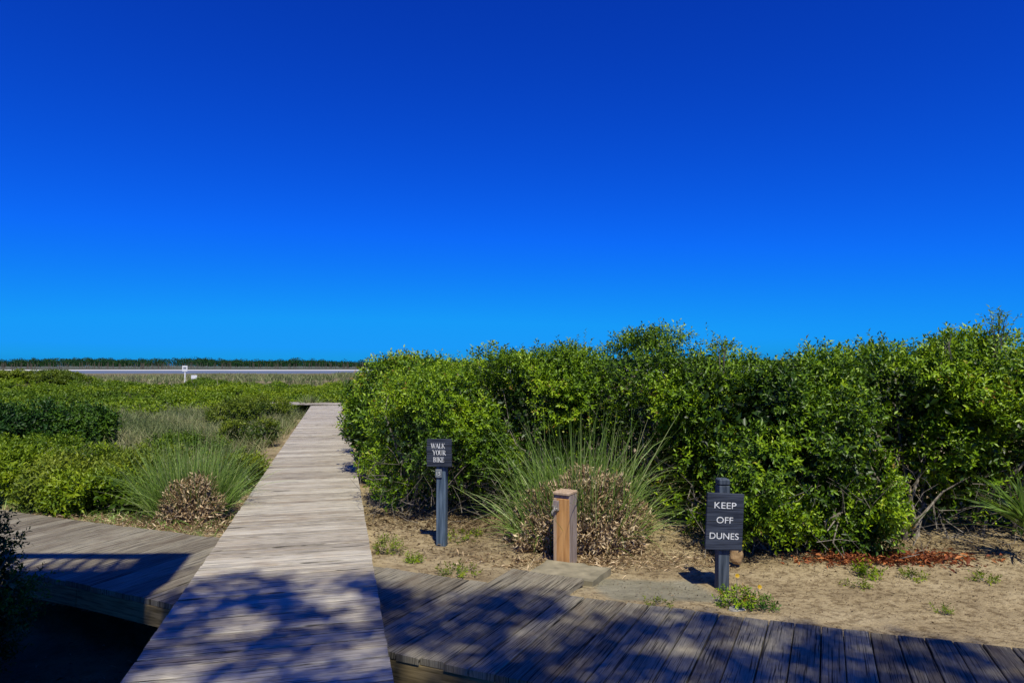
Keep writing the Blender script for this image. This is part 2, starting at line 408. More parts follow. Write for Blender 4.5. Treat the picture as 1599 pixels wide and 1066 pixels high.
# ------------------------------------------------------------------ boardwalks
def plank(mb, a0, a1, b0, b1, z, th=.038, v=.5, tilt=0.0):
    """one board, a0-a1 its one long side, b0-b1 the other (plan points), chamfered top edges"""
    a0, a1, b0, b1 = [Vector((*p, 0)) for p in (a0, a1, b0, b1)]
    Lr = (a1 - a0).length; w = (b0 - a0).length; ch = .004
    e0, e1 = (b0 - a0).normalized() * ch, (b1 - a1).normalized() * ch
    def Zp(p, z): return (p.x, p.y, z)
    o = random.uniform(0, 3)
    rows = [(a0, a1, z - th, -ch), (a0, a1, z - ch - tilt, 0), (a0 + e0, a1 + e1, z - tilt, ch), (b0 - e0, b1 - e1, z + tilt, w - ch), (b0, b1, z - ch + tilt, w), (b0, b1, z - th, w + ch)]
    for k in range(5):
        p, q = rows[k], rows[k + 1]
        mb.quad([Zp(p[0], p[2]), Zp(q[0], q[2]), Zp(q[1], q[2]), Zp(p[1], p[2])][::-1],
                [(o, p[3]), (o, q[3]), (o + Lr, q[3]), (o + Lr, p[3])][::-1], v)
    mb.quad([Zp(r_[0], r_[2]) for r_ in rows], [(o + .01 * i_, r_[3]) for i_, r_ in enumerate(rows)], v)
    mb.quad([Zp(r_[1], r_[2]) for r_ in rows][::-1], [(o + .01 * i_, r_[3]) for i_, r_ in enumerate(rows)][::-1], v)

# long walk: boards across, running away to the left
d = Vector((-.2538, 1)).normalized(); pr = Vector((d.y, -d.x))
o0 = Vector(((main_edge(1.0, 1) + main_edge(1.0, -1)) / 2, 1.0)); hw = 1.376 * d.y / 2 
mb = Mesh(); s = -1.2; pitch = .141
def jj(a): return random.uniform(-a, a)
while s < 26.9:
    g = .013 + random.uniform(0, .009)
    l, r_ = hw + jj(.003), hw + jj(.003)
    A0 = o0 + d * s - pr * l; A1 = o0 + d * s + pr * r_
    B0 = o0 + d * (s + pitch - g) - pr * l; B1 = o0 + d * (s + pitch - g) + pr * r_
    sk = jj(.0025)
    plank(mb, (A0.x, A0.y + sk), (A1.x, A1.y - sk), (B0.x, B0.y + sk), (B1.x, B1.y - sk), jj(.0028), v=random.random(), tilt=jj(.0028))
    s += pitch
bw = mb.build('boardwalk', M['deck']); tag(bw, 'long straight weathered boardwalk running away to the dunes', kind='structure')
mb = Mesh()
for sd_ in (-1, 1):
    for off in (hw - .10,):
        c0 = o0 + d * -1.2 + pr * sd_ * off; c1 = o0 + d * 26.9 + pr * sd_ * off
        cc = (c0 + c1) / 2
        mb.box((cc.x, cc.y, -.045 - .04 - .075 - .002), ((c1 - c0).length, .045, .15), rz=math.atan2(d.y, d.x))
mb.build('beam', M['beam'], bw)

# crossing walk, passing just under the long one
def at_s(P, s):
    k = min(int(s), len(P) - 2); f = s - k
    return Vector(P[k]) * (1 - f) + Vector(P[k + 1]) * f
mb = Mesh(); s = 0.0
while s < len(STN) - 1 - .02:
    k = min(int(s), len(STN) - 2)
    seg = ((FAR[k + 1] - FAR[k]) + (NEAR[k + 1] - NEAR[k])) / 2
    ds = .152 / (np.linalg.norm(seg) * .97)
    g = ds * .05
    s1 = min(s + ds - g, len(STN) - 1)
    A0, A1, B0, B1 = at_s(NEAR, s), at_s(FAR, s), at_s(NEAR, s1), at_s(FAR, s1)
    e = jj(.012); dr_ = (A1 - A0).normalized()
    A0 = A0 - dr_ * e; B0 = B0 - dr_ * e
    e2 = jj(.01) + (.40 if -.13 < (A1.x + B1.x) / 2 < .40 else 0)
    A1 = A1 + dr_ * e2; B1 = B1 + dr_ * e2
    v_ = random.random() if e2 < .3 else random.uniform(.45, .8)
    plank(mb, tuple(B0), tuple(B1), tuple(A0), tuple(A1), CZ + jj(.002), v=v_, tilt=jj(.0015))
    s += ds
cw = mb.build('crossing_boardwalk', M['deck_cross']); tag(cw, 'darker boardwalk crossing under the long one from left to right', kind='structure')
mb = Mesh()
for inset in (.022, .978):
    for k in range(len(STN) - 1):
        p, q = [Vector(NEAR[t]) * (1 - inset) + Vector(FAR[t]) * inset for t in (k, k + 1)]
        cc = (p + q) / 2; L_ = (q - p).length
        mb.box((cc.x, cc.y, CZ - .04 - .072), (L_ - .004, .045, .14), rz=math.atan2(q.y - p.y, q.x - p.x), a=random.random())
ob = mb.build('beam', M['beam'], cw)
# give the beams grain coordinates
# flat pad of worn greenish concrete that the planks run up to, under the tap post
mb = Mesh()
def pe_(s_, ex_):
    a_, b_ = at_s(NEAR, s_), at_s(FAR, s_); return b_ + (b_ - a_).normalized() * ex_
sA, sB = 3.58, 4.0
for s_ in np.arange(3.3, 4.3, .01):
    fx = at_s(FAR, s_).x
    if fx < -.06: sA = s_
    if fx < .44: sB = s_
ring = []
for q_ in (pe_(sA, .43), pe_(sB, .43)): ring.append(q_)
nb = 9
right_ = [pe_(sB, .43 + .42 * k / 4) + Vector((jj(.01), jj(.01))) for k in range(1, 5)]
back_ = [pe_(sB + (sA - sB) * k / nb, .85 + jj(.03)) for k in range(1, nb)]
left_ = [pe_(sA, .85 - .42 * k / 4) + Vector((jj(.02), jj(.01))) for k in range(0, 4)]
ring = ring[:2] + right_ + back_ + left_
top_ = [(q_.x, q_.y, CZ - .024) for q_ in ring]; bot_ = [(q_.x, q_.y, -.2) for q_ in ring]
mb.quad(top_)
for k in range(len(ring)): mb.quad([bot_[k], bot_[(k + 1) % len(ring)], top_[(k + 1) % len(ring)], top_[k]])
M['pad'] = solid_mat('worn_pad', (.17, .15, .095), (.36, .31, .20), (2, 2, 2), rough=.95, bump=.6)
tag(mb.build('pad', M['pad']), 'flat worn pad at the foot of the tap post', kind='structure')

# far walk joining from the left at the end of the long walk
mb = Mesh()
e = o0 + d * 27.0
a = Vector((-.97, .24)).normalized(); pa = Vector((-a.y, a.x))
p0 = e + pr * 1.6 + d * .05
for k in range(36):
    c0 = p0 + a * (.145 * k); c1 = p0 + a * (.145 * k + .139)
    plank(mb, tuple(c0), tuple(c0 + Vector((.24, .97)) * 1.3), tuple(c1), tuple(c1 + Vector((.24, .97)) * 1.3), -.004, v=random.random())
tag(mb.build('far_boardwalk', M['deck']), 'short far boardwalk joining at the end of the long walk', kind='structure')

# ------------------------------------------------------------------ foliage builders
def leaf_arrays(C, D, Nn, L, Wd, fold=.18):
    S = nrm(np.cross(D, Nn)); Nn = np.cross(S, D)
    L = L[:, None]; Wd = Wd[:, None]
    v0 = C; v2 = C + D * L - Nn * L * .12
    mid = C + D * L * .45
    v1 = mid + S * Wd * .5 + Nn * Wd * fold; v3 = mid - S * Wd * .5 + Nn * Wd * fold
    return np.stack([v0, v1, v2, v3], 1)
def leaf_mesh(name, parts):
    V = np.concatenate([p[0].reshape(-1, 3) for p in parts]); a = np.concatenate([np.repeat(p[1], 4) for p in parts])
    n_ = len(V) // 4; b = np.arange(n_)[:, None] * 4
    T = np.concatenate([b + np.array([[0, 3, 2]]), b + np.array([[0, 2, 1]])])
    return np_mesh(name, V, T, {'v': a})
def rdir(n_):
    return nrm(rng.normal(size=(n_, 3)))
def sprigs(P, Nr, nleaf, Lsp, leaf, up=.45, asp=.42, jit=.5, val=(.2, .85), tone=None):
    m_ = len(P)
    d_ = nrm(Nr + np.array([0, 0, up]) + rng.normal(size=(m_, 3)) * jit)
    e1 = nrm(np.cross(d_, rdir(m_))); e2 = np.cross(d_, e1)
    base = rng.uniform(*val, m_) if tone is None else np.clip(tone + rng.normal(size=m_) * .12, 0, 1)
    out = []
    ls = Lsp * rng.uniform(.6, 1.3, m_)
    for k in range(nleaf):
        t_ = ((k + .4) / nleaf) * ls
        phi = k * 2.4 + rng.uniform(0, .8, m_)
        pe = e1 * np.cos(phi)[:, None] + e2 * np.sin(phi)[:, None]
        w = .35 + .65 * k / nleaf
        D = nrm(d_ * w + pe * .85 + rng.normal(size=(m_, 3)) * .15)
        Nn = nrm(d_ * 1.0 - pe * .5 + np.array([0, 0, .5]) + rng.normal(size=(m_, 3)) * .25)
        L = leaf * rng.uniform(.65, 1.25, m_)
        out.append((leaf_arrays(P + d_ * t_[:, None], D, Nn, L, L * asp), np.clip(base + (k / nleaf - .4) * .25 + rng.normal(size=m_) * .07, 0, 1)))
    return out
def pnoise3(P, s, ph=0.):
    x_, y_, z_ = P[:, 0] * s, P[:, 1] * s, P[:, 2] * s
    return (np.sin(x_ + 1.6 * np.sin(y_ * .9 + ph)) + np.sin(y_ * 1.1 + 1.5 * np.sin(z_ * .8 + ph)) + np.sin(z_ * 1.2 + 1.4 * np.sin(x_ * .7 - ph))) / 3

def crown(c, r, nl, lr, m_, p=2.6, zmin=None, keep=None, tone_s=1.4, cut=-.55):
    """points and outward normals over lumps spread on a rounded-box shell"""
    dd = rdir(nl * 3); dd = dd[dd[:, 2] > cut][:nl]
    sup = (np.abs(dd) ** p).sum(1) ** (-1 / p)
    Lr = lr * rng.uniform(.5, 1.45, len(dd))
    Lc = np.array(c) + dd * sup[:, None] * (np.array(r) - Lr[:, None] * .8 - rng.uniform(-.04, .14, len(dd))[:, None] * lr / .33)
    w = Lr ** 2; idx = rng.choice(len(dd), m_, p=w / w.sum())
    nd = rdir(m_); out = dd[idx]
    flip = (nd * out).sum(1) < -.25; nd[flip] *= -1
    P = Lc[idx] + nd * (Lr[idx] * rng.uniform(.75, 1.08, m_))[:, None]
    k = np.ones(m_, bool)
    if zmin is not None: k &= P[:, 2] > zmin + rng.uniform(0, .15, m_)
    k &= pnoise3(P, 4.2, 1.) > -.27
    if keep is not None: k &= keep(P, nd)
    P, nd = P[k], nd[k]
    tone = .5 + .28 * pnoise3(P, tone_s, .5) + .20 * pnoise3(P, 6., 2.)
    return P, nd, tone, Lc

# hollows in the hedge where one looks into the thicket: (centre, radii)
HOLLOWS = [((1.66, 6.5, .45), (.26, 1.1, .85)), ((3.88, 6.3, .55), (.46, 1.0, .85)), ((1.15, 7.35, .62), (.75, .45, .55)), ((-1.2, 7.45, .85), (.20, .35, .28)),
           ((-.2, 7.32, .06), (1.8, .42, .44)), ((2.5, 5.95, .45), (.20, .35, .30)), ((4.9, 6.35, .25), (.95, .75, .66)), ((.05, 7.5, 1.0), (.22, .3, .25)), ((3.15, 5.9, .85), (.18, .3, .22)),
           ((1.95, 5.95, .95), (.14, .25, .2)), ((-.65, 7.4, .55), (.22, .3, .25)), ((2.6, 5.86, -.02), (1.05, .36, .42)), ((4.4, 6.5, 1.0), (.3, .3, .25)), ((.5, 7.45, 1.15), (.3, .25, .16)), ((2.75, 5.9, 1.1), (.22, .25, .14))]
def hollow(P):
    k = np.zeros(len(P), bool); w_ = .22 * pnoise3(P, 7., 3.)
    for c_, r_ in HOLLOWS: k |= (((P - np.array(c_)) / np.array(r_)) ** 2).sum(1) < 1 + w_
    return k
def front_keep(P, nd):             # thinner on the side nobody near the walk can see
    return ((nd[:, 1] < .25) | (nd[:, 2] > .35) | (rng.random(len(P)) < .35)) & ~(hollow(P) & (rng.random(len(P)) < .93))

def shrub(name, label, c, r, zb, n_sp, leaf, mat, nl=26, lr=.32, nleaf=8, p=2.6, stems=9, inner=900, cat='shrub', group=None,
          keep=front_keep, tone_off=0., sprout=0, low=0., parent=None, lsp=None, asp=.42, twigs=0):
    """c = crown centre, r = radii; zb = ground height"""
    root = empty(name, (c[0], c[1], zb))
    tag(root, label, cat, group)
    P, nd, tone, Lc = crown(c, r, nl, lr, n_sp, p=p, zmin=zb + low, keep=keep, cut=-.93 if low < .35 else -.5)
    parts = sprigs(P, nd, nleaf, lsp or leaf * 2.6, leaf, tone=tone + tone_off, asp=asp)
    # inner leaves fill the volume, in darker greens that paint the crown's inner shade
    q = rng.uniform(-1, 1, (inner * 2, 3)); q = q[(np.abs(q) ** 2.6).sum(1) < 1][:inner] * .82
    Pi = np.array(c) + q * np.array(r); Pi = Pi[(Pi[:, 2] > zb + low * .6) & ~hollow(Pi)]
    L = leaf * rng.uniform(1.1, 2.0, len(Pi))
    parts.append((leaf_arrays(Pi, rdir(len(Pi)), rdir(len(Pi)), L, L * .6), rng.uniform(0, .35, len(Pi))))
    if sprout:                     # long shoots standing above the outline
        a_ = rng.uniform(0, 2 * math.pi, sprout); rr = np.sqrt(rng.random(sprout)) * .8
        Ps = np.stack([c[0] + np.cos(a_) * rr * r[0], c[1] + np.sin(a_) * rr * r[1], np.full(sprout, c[2] + r[2] * .93)], -1)
        parts += sprigs(Ps, np.tile([0, 0, 1.], (sprout, 1)), 12, leaf * 3.6, leaf * .8, up=1.2, jit=.22, tone=np.full(sprout, .55))
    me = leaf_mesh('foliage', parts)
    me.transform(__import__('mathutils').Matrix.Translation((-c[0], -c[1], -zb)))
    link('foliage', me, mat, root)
    if stems:
        sm = Mesh()
        for k in range(stems):
            tgt = Vector(Lc[rng.integers(len(Lc))]) - Vector((c[0], c[1], zb))
            b_ = Vector((rng.uniform(-.5, .5) * r[0], rng.uniform(-.6, .3) * r[1], -.03))
            md = b_ * .55 + tgt * .45 + Vector((jj(.12), jj(.12), jj(.1)))
            m2 = b_ * .2 + tgt * .8 + Vector((jj(.12), jj(.12), jj(.1)))
            r0 = random.uniform(.010, .022)
            sm.tube([b_, md, m2, tgt], [r0, r0 * .75, r0 * .5, r0 * .2], n=5, cap=False)
            for q_ in range(3):
                e_ = md + Vector((jj(.35), -abs(jj(.4)), jj(.35)))
                sm.tube([md.lerp(m2, random.random()), (md + e_) / 2 + Vector((jj(.06), jj(.06), jj(.06))), e_], [r0 * .4, r0 * .3, r0 * .12], n=4, cap=False)
        for k in range(twigs):
            b_ = Vector((rng.uniform(-.9, .9) * r[0], -rng.uniform(.55, .93) * r[1], rng.uniform(0, .75) ** 1.3))
            d1 = Vector((jj(1), jj(.5), random.uniform(-.2, 1))).normalized() * random.uniform(.15, .45)
            mid_ = b_ + d1 * .5 + Vector((jj(.05), jj(.05), jj(.05)))
            r0 = random.uniform(.0015, .0045)
            sm.tube([b_, mid_, b_ + d1], [r0, r0 * .7, r0 * .3], n=4, cap=False)
        sm.build('stem', M['twig'], root)
    return root

def blades(name, roots, dirs, L, wd, droop, val, mat, parent=None, seg=5, off=(0, 0, 0)):
    """curved grass blades as tapered ribbons"""
    n_ = len(roots)
    t_ = np.linspace(0, 1, seg + 1)
    side = nrm(np.cross(dirs, rdir(n_)))
    P = roots[:, None, :] + dirs[:, None, :] * (L[:, None] * t_)[..., None]
    hz = dirs * np.array([1, 1, 0]); 
    P = P + (hz * droop[:, None])[:, None, :] * ((t_ ** 2.2)[None, :] * L[:, None])[..., None] 
    P[:, :, 2] -= (droop * L)[:, None] * (t_ ** 2.4)[None, :] * .9
    w = (wd[:, None] * np.array([.7, 1, .9, .7, .45, .06])[None, :seg + 1] / 2)[..., None] * side[:, None, :]
    Va = P + w; Vb = P - w
    V = np.stack([Va, Vb], 2).reshape(n_, (seg + 1) * 2, 3)
    base = np.arange(n_)[:, None] * (seg + 1) * 2
    fs = []
    for k in range(seg):
        fs.append(np.concatenate([base + 2 * k, base + 2 * k + 1, base + 2 * k + 3, base + 2 * k + 2], 1))
    a_ = np.repeat(val, (seg + 1) * 2)
    me = np_mesh(name, V.reshape(-1, 3) - np.array(off), np.concatenate(fs), {'v': a_}, k=4)
    return link(name, me, mat, parent)

def grass_clump(name, label, base, spread, n_, Lr, mat=None, tilt=(.05, .6), th=None, wd=(.004, .009), group=None, th_off=(0, 0), zr=(0, 0)):
    root = empty(name, base); tag(root, label, 'grass clump', group)
    a_ = rng.uniform(0, 2 * math.pi, n_); rr = np.sqrt(rng.random(n_)) * spread
    ro = np.stack([np.cos(a_) * rr, np.sin(a_) * rr, np.where(rng.random(n_) < zr[1], zr[0], -.02) * rng.uniform(.6, 1, n_)], -1)
    ti = rng.uniform(*tilt, n_) * (.4 + .6 * rr / spread); az = a_ + rng.normal(size=n_) * .5
    dr_ = np.stack([np.cos(az) * np.sin(ti), np.sin(az) * np.sin(ti), np.cos(ti)], -1)
    L = (Lr[0] + (Lr[1] - Lr[0]) * rng.random(n_) ** 1.6) * rng.uniform(.8, 1.0, n_)
    blades('leaf_blades', ro, dr_, L, rng.uniform(*wd, n_), rng.uniform(.05, .75, n_) ** 1.3 * (.3 + .7 * ti / tilt[1]), rng.uniform(.1, 1, n_) ** 1.2, mat or M['grass_green'], root)
    if th:
        rx, ry, hz, nt_ = th
        dd = rdir(nt_); dd[:, 2] = np.abs(dd[:, 2])
        sh = rng.uniform(.55, 1.05, nt_) ** .6
        sup = (np.abs(dd) ** 3).sum(1) ** (-1 / 3)
        P = dd * sup[:, None] * sh[:, None] * np.array([rx, ry, hz]) * (1 + .20 * pnoise3(dd * 2.2, 3.))[:, None]
        P[:, 0] += th_off[0]; P[:, 1] += th_off[1]
        L = rng.uniform(.025, .085, nt_)
        D = nrm(rdir(nt_) + dd * .35 + np.array([0, 0, .25]))
        arr = leaf_arrays(P, D, rdir(nt_), L, L * rng.uniform(.14, .35, nt_), fold=.5)
        v_ = np.clip(rng.normal(.55, .28, nt_) * np.clip(.4 + sh * .6, 0, 1), 0, 1)
        link('dry_thatch', leaf_mesh('dry_thatch', [(arr, v_)]), M['thatch'], root)
    return root

def gz(x, y): return float(ground_z(x, y))

# ------------------------------------------------------------------ the tall hedge of shrubs on the right
def hedge(label, c, r, top, n_sp, nl=34, lr=.33, leaf=.05, low=.25, **kw):
    zb = gz(c[0], c[1]); zc = (top + zb) / 2 - .07
    return shrub('hedge_shrub', label, (c[0], c[1], zc), (r[0], r[1], top - zc), zb, n_sp, leaf, kw.pop('mat', M['leaf_hedge']),
                 nl=nl, lr=lr, cat='shrub', group='tall shrubs of the right hand hedge', low=low, p=3.2, twigs=kw.pop('twigs', (110 if c[0] < 2 else 40) if c[1] < 9 else 0), **kw)
hedge('tall green shrub beside the long boardwalk, first behind the walk your bike sign', (-.80, 8.42), (.95, 1.08), 1.60, 9000, leaf=.042, nl=60, inner=3500, low=.06, stems=20, sprout=3)
hedge('green shrub between the walk your bike sign and the big grass clump', (.45, 8.42), (.98, 1.0), 1.76, 8600, leaf=.043, nl=56, inner=3500, low=.02, stems=22, tone_off=-.05, sprout=4)
hedge('tallest domed shrub behind the big grass clump', (1.62, 8.35), (1.15, 1.15), 1.95, 10000, leaf=.044, nl=62, inner=4000, low=.08, stems=14, tone_off=-.08, sprout=4)
hedge('bright broad shrub right behind the keep off dunes sign', (2.32, 7.12), (.80, 1.20), 1.57, 9500, nl=58, inner=3500, low=.06, leaf=.050, tone_off=.08, stems=12, sprout=8)
hedge('bright leafy shrub just right of the keep off dunes sign, red litter at its foot', (3.02, 7.1), (.74, 1.20), 1.60, 9000, nl=54, inner=3000, low=.04, leaf=.051, tone_off=.04, stems=10, sprout=8)
hedge('shrub with a dark hollow below its top, near the right edge', (4.15, 7.45), (.85, 1.05), 1.72, 7000, nl=48, inner=3000, low=.15, leaf=.051, stems=10, sprout=14)
hedge('dark footed shrub with a bright top, between the hollow and the right edge', (5.1, 7.35), (.8, 1.1), 1.85, 6500, nl=46, inner=2500, low=.1, leaf=.052, tone_off=.02, stems=8, sprout=6)
hedge('yellowish shrub cut by the right edge of the photo', (6.2, 7.2), (.85, 1.15), 1.90, 5600, nl=42, inner=2500, low=.06, leaf=.054, tone_off=.12, stems=7, sprout=14)
# along the long walk, further back
for (yy, rr, top, lb) in ((11.0, .95, 1.64, 'second shrub along the right side of the long boardwalk'), (13.0, 1.05, 1.66, 'third shrub along the right side of the long boardwalk'),
                          (15.4, 1.15, 1.62, 'fourth shrub along the right side of the long boardwalk'), (18.4, 1.25, 1.40, 'farthest and lowest shrub beside the long boardwalk')):
    hedge(lb, (main_edge(yy, 1) + rr * 1.0 + .04, yy), (rr, 1.35), top, 3000, nl=34, inner=1500, leaf=.07, low=.1, stems=3, tone_off=-.02)
# second row, seen only as the skyline and through gaps
for k, (xx, yy, top, lb) in enumerate(((.2, 11.2, 1.74, 'shrub of the back row behind the gap over the walk your bike sign'), (2.9, 11.0, 1.70, 'shrub of the back row behind the tallest domed shrub'),
                             (4.9, 10.3, 1.75, 'shrub of the back row behind the dark hollow'), (7.2, 10.0, 2.0, 'shrub of the back row at the right edge with a tall shoot'))):
    hedge(lb, (xx, yy), (1.25, 1.2), top, 1700, nl=22, inner=1500, leaf=.075, low=.1, stems=3, sprout=10)

# ------------------------------------------------------------------ tall shoot above the hedge
def shoot(x, y, z0, h_, n_st, label):
    root = empty('tall_shoot', (x, y, z0)); tag(root, label, 'plant')
    sm = Mesh(); parts = []
    for k in range(n_st):
        a_ = random.uniform(0, 6.28); sp = random.uniform(.1, .75)
        tip = Vector((math.cos(a_) * sp * h_, math.sin(a_) * sp * h_, h_ * random.uniform(.6, 1)))
        base = Vector((jj(.06), jj(.06), -.25))
        sm.tube([base, tip * .5 + Vector((0, 0, -.1)), tip], [.007, .005, .002], n=4, cap=False)
        P = np.array([list(tip * t_) for t_ in (.25, .55, .82, 1.0)])
        parts += sprigs(P, np.tile(list((tip - base).normalized()), (4, 1)), 4, .05, .05, up=.2, jit=.35, tone=np.full(4, .6), asp=.32)
    link('foliage', leaf_mesh('foliage', parts), M['leaf_hedge'], root); sm.build('stem', M['twig'], root)
p = at(1556, 524, Y=7.0); shoot(p.x, p.y, p.z, .25, 11, 'tall loose leafy shoots rising above the hedge by the right edge')
p = at(1478, 532, Y=7.0); shoot(p.x, p.y, p.z, .09, 5, 'short leafy shoots above the hedge, left of the tallest shoots')
p = at(1128, 556, Y=7.4); shoot(p.x, p.y, p.z, .16, 3, 'thin leafy shoots above the hedge over the keep off dunes sign')

# ------------------------------------------------------------------ grass clumps
p = at(905, 866, z=-.13)
cl = grass_clump('grass_clump', 'big clump of tall green grass over brown thatch behind the tap post', (p.x + .02, p.y + .42, gz(p.x, p.y + .4)), .56, 1000, (.45, 1.2), tilt=(.0, .85), zr=(.45, .85), th=(.60, .42, .60, 30000), th_off=(.03, -.02))
n_ = 520; a_ = rng.uniform(0, 6.28, n_); ro = np.stack([np.cos(a_) * .56, np.sin(a_) * .36, np.zeros(n_)], -1) * rng.uniform(.8, 1.08, (n_, 1))
k = (np.abs(ro[:, 0]) > .26) | (ro[:, 1] > 0); ro = ro[k]; n_ = len(ro); ti = rng.uniform(.15, .8, n_); az = np.arctan2(ro[:, 1], ro[:, 0]) + rng.normal(size=n_) * .6
blades('outer_blades', ro, np.stack([np.cos(az) * np.sin(ti), np.sin(az) * np.sin(ti), np.cos(ti)], -1), rng.uniform(.35, .95, n_), rng.uniform(.004, .009, n_), rng.uniform(.1, .7, n_), rng.uniform(.3, 1, n_), M['grass_green'], cl)
p = at(275, 828, z=-.2)
grass_clump('grass_clump', 'green grass clump with brown heart on the left side of the long boardwalk', (p.x, p.y + .35, gz(p.x, p.y + .35)), .36, 1900, (.55, 1.30), tilt=(.02, .85), th=(.29, .22, .44, 9500), th_off=(.12, -.26))

# ------------------------------------------------------------------ left side shrubs
def leftshrub(label, u, v_base, Y, rx, ry, h_, n_sp, leaf, mat, **kw):
    q = at(u, v_base, Y=Y); zb = gz(q.x, Y)
    return shrub('dune_shrub', label, (q.x, Y, zb + h_ * .48), (rx, ry, h_ * .52), zb, n_sp, leaf, mat, cat='shrub', group='low shrubs left of the long boardwalk', **kw)
leftshrub('dark green rounded bush at the left edge', 40, 700, 16.0, 1.75, 1.2, 1.08, 5200, .085, M['leaf_dark'], nl=50, lr=.28, inner=3500, stems=5, p=3.0)
YB = M['leaf_olive']
for (u, Y, rx, h_, lb, mt, n_) in (
    (60, 9.6, 1.0, .60, 'low yellow green bush behind the deck, nearest the left edge', M['leaf_bright'], 2600),
    (165, 9.2, .85, .48, 'low yellow green bush left of the grass clump', YB, 2600),
    (100, 8.5, .65, .46, 'low straggling bush at the back edge of the left deck', YB, 1300),
    (5, 9.0, .7, .45, 'low bush at the left edge just behind the deck', M['leaf_bright'], 1500),
    (170, 8.15, .60, .40, 'low ragged bush touching the back edge of the left deck', M['leaf_bright'], 1500),
    (228, 8.6, .45, .36, 'small low bush hugging the left side of the grass clump', YB, 1000),
    (20, 12.6, 1.1, .48, 'pale low bush below the dark rounded bush', M['leaf_bright'], 2200),
    (205, 12.2, .9, .40, 'low olive bush behind the grass clump, on its left', YB, 2200),
    (345, 10.4, .6, .38, 'low olive bush behind the grass clump, on its right', YB, 2000),
    (372, 11.6, .5, .42, 'low bush between the grass clump and the long boardwalk', M['leaf_bright'], 900),
    (290, 14.6, .9, .46, 'bright spreading bush in the middle of the dune grass', M['leaf_bright'], 1900),
    (395, 17.5, .7, .6, 'green bush rising above the dune grass near the walk', YB, 1500),
    (365, 22.5, .8, .95, 'upright bush standing in the dune grass', YB, 1200),
    (405, 24.5, 1.1, .8, 'olive bush at the far end of the dune grass', YB, 1200)):
    leftshrub(lb, u, 700, Y, rx, rx * .8, h_, n_, .045 + .002 * Y * .6, mt, nl=22, lr=.2, inner=500, stems=4, nleaf=7)
# shaded shrub close on the left
q = Vector((-3.76, 4.35, 0)); zb = gz(q.x, q.y)
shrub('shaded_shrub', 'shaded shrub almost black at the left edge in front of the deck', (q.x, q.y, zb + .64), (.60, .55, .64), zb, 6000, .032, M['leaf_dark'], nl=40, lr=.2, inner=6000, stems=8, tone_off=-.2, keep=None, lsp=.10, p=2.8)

# bright low shrub masses on the dune ridge: one spread of cover
def shrub_mass(name, label, xr, yr, n_l, lr, n_pts, leaf, mat, zoff, mask=None):
    Lc = np.stack([rng.uniform(*xr, n_l), rng.uniform(*yr, n_l), np.zeros(n_l)], -1)
    if mask is not None: Lc = Lc[mask(Lc[:, 0], Lc[:, 1])]
    Lr = lr * rng.uniform(.45, 1.0, len(Lc)) * (1.15 + .75 * pn(Lc[:, 0], Lc[:, 1], .55, 2)); Lc[:, 2] = ground_z(Lc[:, 0], Lc[:, 1]) + zoff * rng.uniform(.2, 1.0, len(Lc))
    idx = rng.choice(len(Lc), n_pts, p=Lr ** 2 / (Lr ** 2).sum()); nd = rdir(n_pts); nd[:, 2] = np.abs(nd[:, 2])
    fl = nd[:, 1] > .5; nd[fl, 1] *= -1
    P = Lc[idx] + nd * (Lr[idx] * rng.uniform(.8, 1.05, n_pts))[:, None] * np.array([1, 1, .6])
    tone = .5 + .32 * pnoise3(P, .45) + .16 * pnoise3(P, 1.8)
    o = link(name, leaf_mesh(name, sprigs(P, nd, 5, leaf * 1.3, leaf, tone=tone, asp=.6)), mat)
    return tag(o, label, 'shrubs', kind='stuff')
shrub_mass('shrub_cover', 'bright green low shrubs covering the dune ridge', (-48, 2), (26, 50), 2600, .40, 52000, .11, M['leaf_bright'], .20,
           lambda x_, y_: (x_ < main_edge(y_, -1) + 3.0 + (y_ - 28) * .3) & ((y_ > 28.6) | (x_ < main_edge(y_, -1) - 6)) & (x_ > -1.0 * y_))
shrub_mass('mound_shrubs', 'darker shrubs capping the mound at the left', (-33.6, -29.4), (43.5, 48.5), 90, .42, 8000, .10, M['leaf_olive'], .60)

# ------------------------------------------------------------------ dune grass
def grass_field(name, label, n_t, per, xr, yr, L, wd, mat, mask, seg=3, tilt=.35):
    x_ = rng.uniform(*xr, n_t); y_ = rng.uniform(*yr, n_t); k = mask(x_, y_); x_, y_ = x_[k], y_[k]
    n_ = len(x_) * per
    X_ = np.repeat(x_, per) + rng.normal(size=n_) * .09; Y_ = np.repeat(y_, per) + rng.normal(size=n_) * .09
    ro = np.stack([X_, Y_, ground_z(X_, Y_) - .02], -1)
    d_ = nrm(np.stack([rng.normal(size=n_) * tilt, rng.normal(size=n_) * tilt, np.ones(n_)], -1))
    v_ = np.clip(np.repeat(.5 + .3 * pn(x_, y_, .8) + rng.normal(size=len(x_)) * .15, per) + rng.normal(size=n_) * .12, 0, 1)
    o = blades(name, ro, d_, rng.uniform(*L, n_), rng.uniform(*wd, n_), rng.uniform(.05, .6, n_), v_, mat, seg=seg)
    return tag(o, label, 'grass', kind='stuff')
grass_field('dune_grass', 'grey green dune grass left of the long boardwalk', 8500, 12, (-20, -3.5), (9, 30), (.25, .62), (.006, .015), M['grass_dune'],
            lambda x_, y_: (x_ < main_edge(y_, -1) - .55 - .3 * pn(x_, y_, .9)) & (x_ > -.82 * y_ - 1) & (pn(x_, y_, .7, 3) > -.75) & ((y_ > 11.5) | (x_ > -5)))
grass_field('far_dune_grass', 'tan dune grass on the dune field beyond the shrubs', 5200, 7, (-75, 20), (44, 170), (.4, 1.0), (.03, .07), M['grass_dune'],
            lambda x_, y_: (x_ > -.85 * y_) & (x_ < .05 * y_) & (pn(x_, y_, .2, 3) > -.4), tilt=.3)
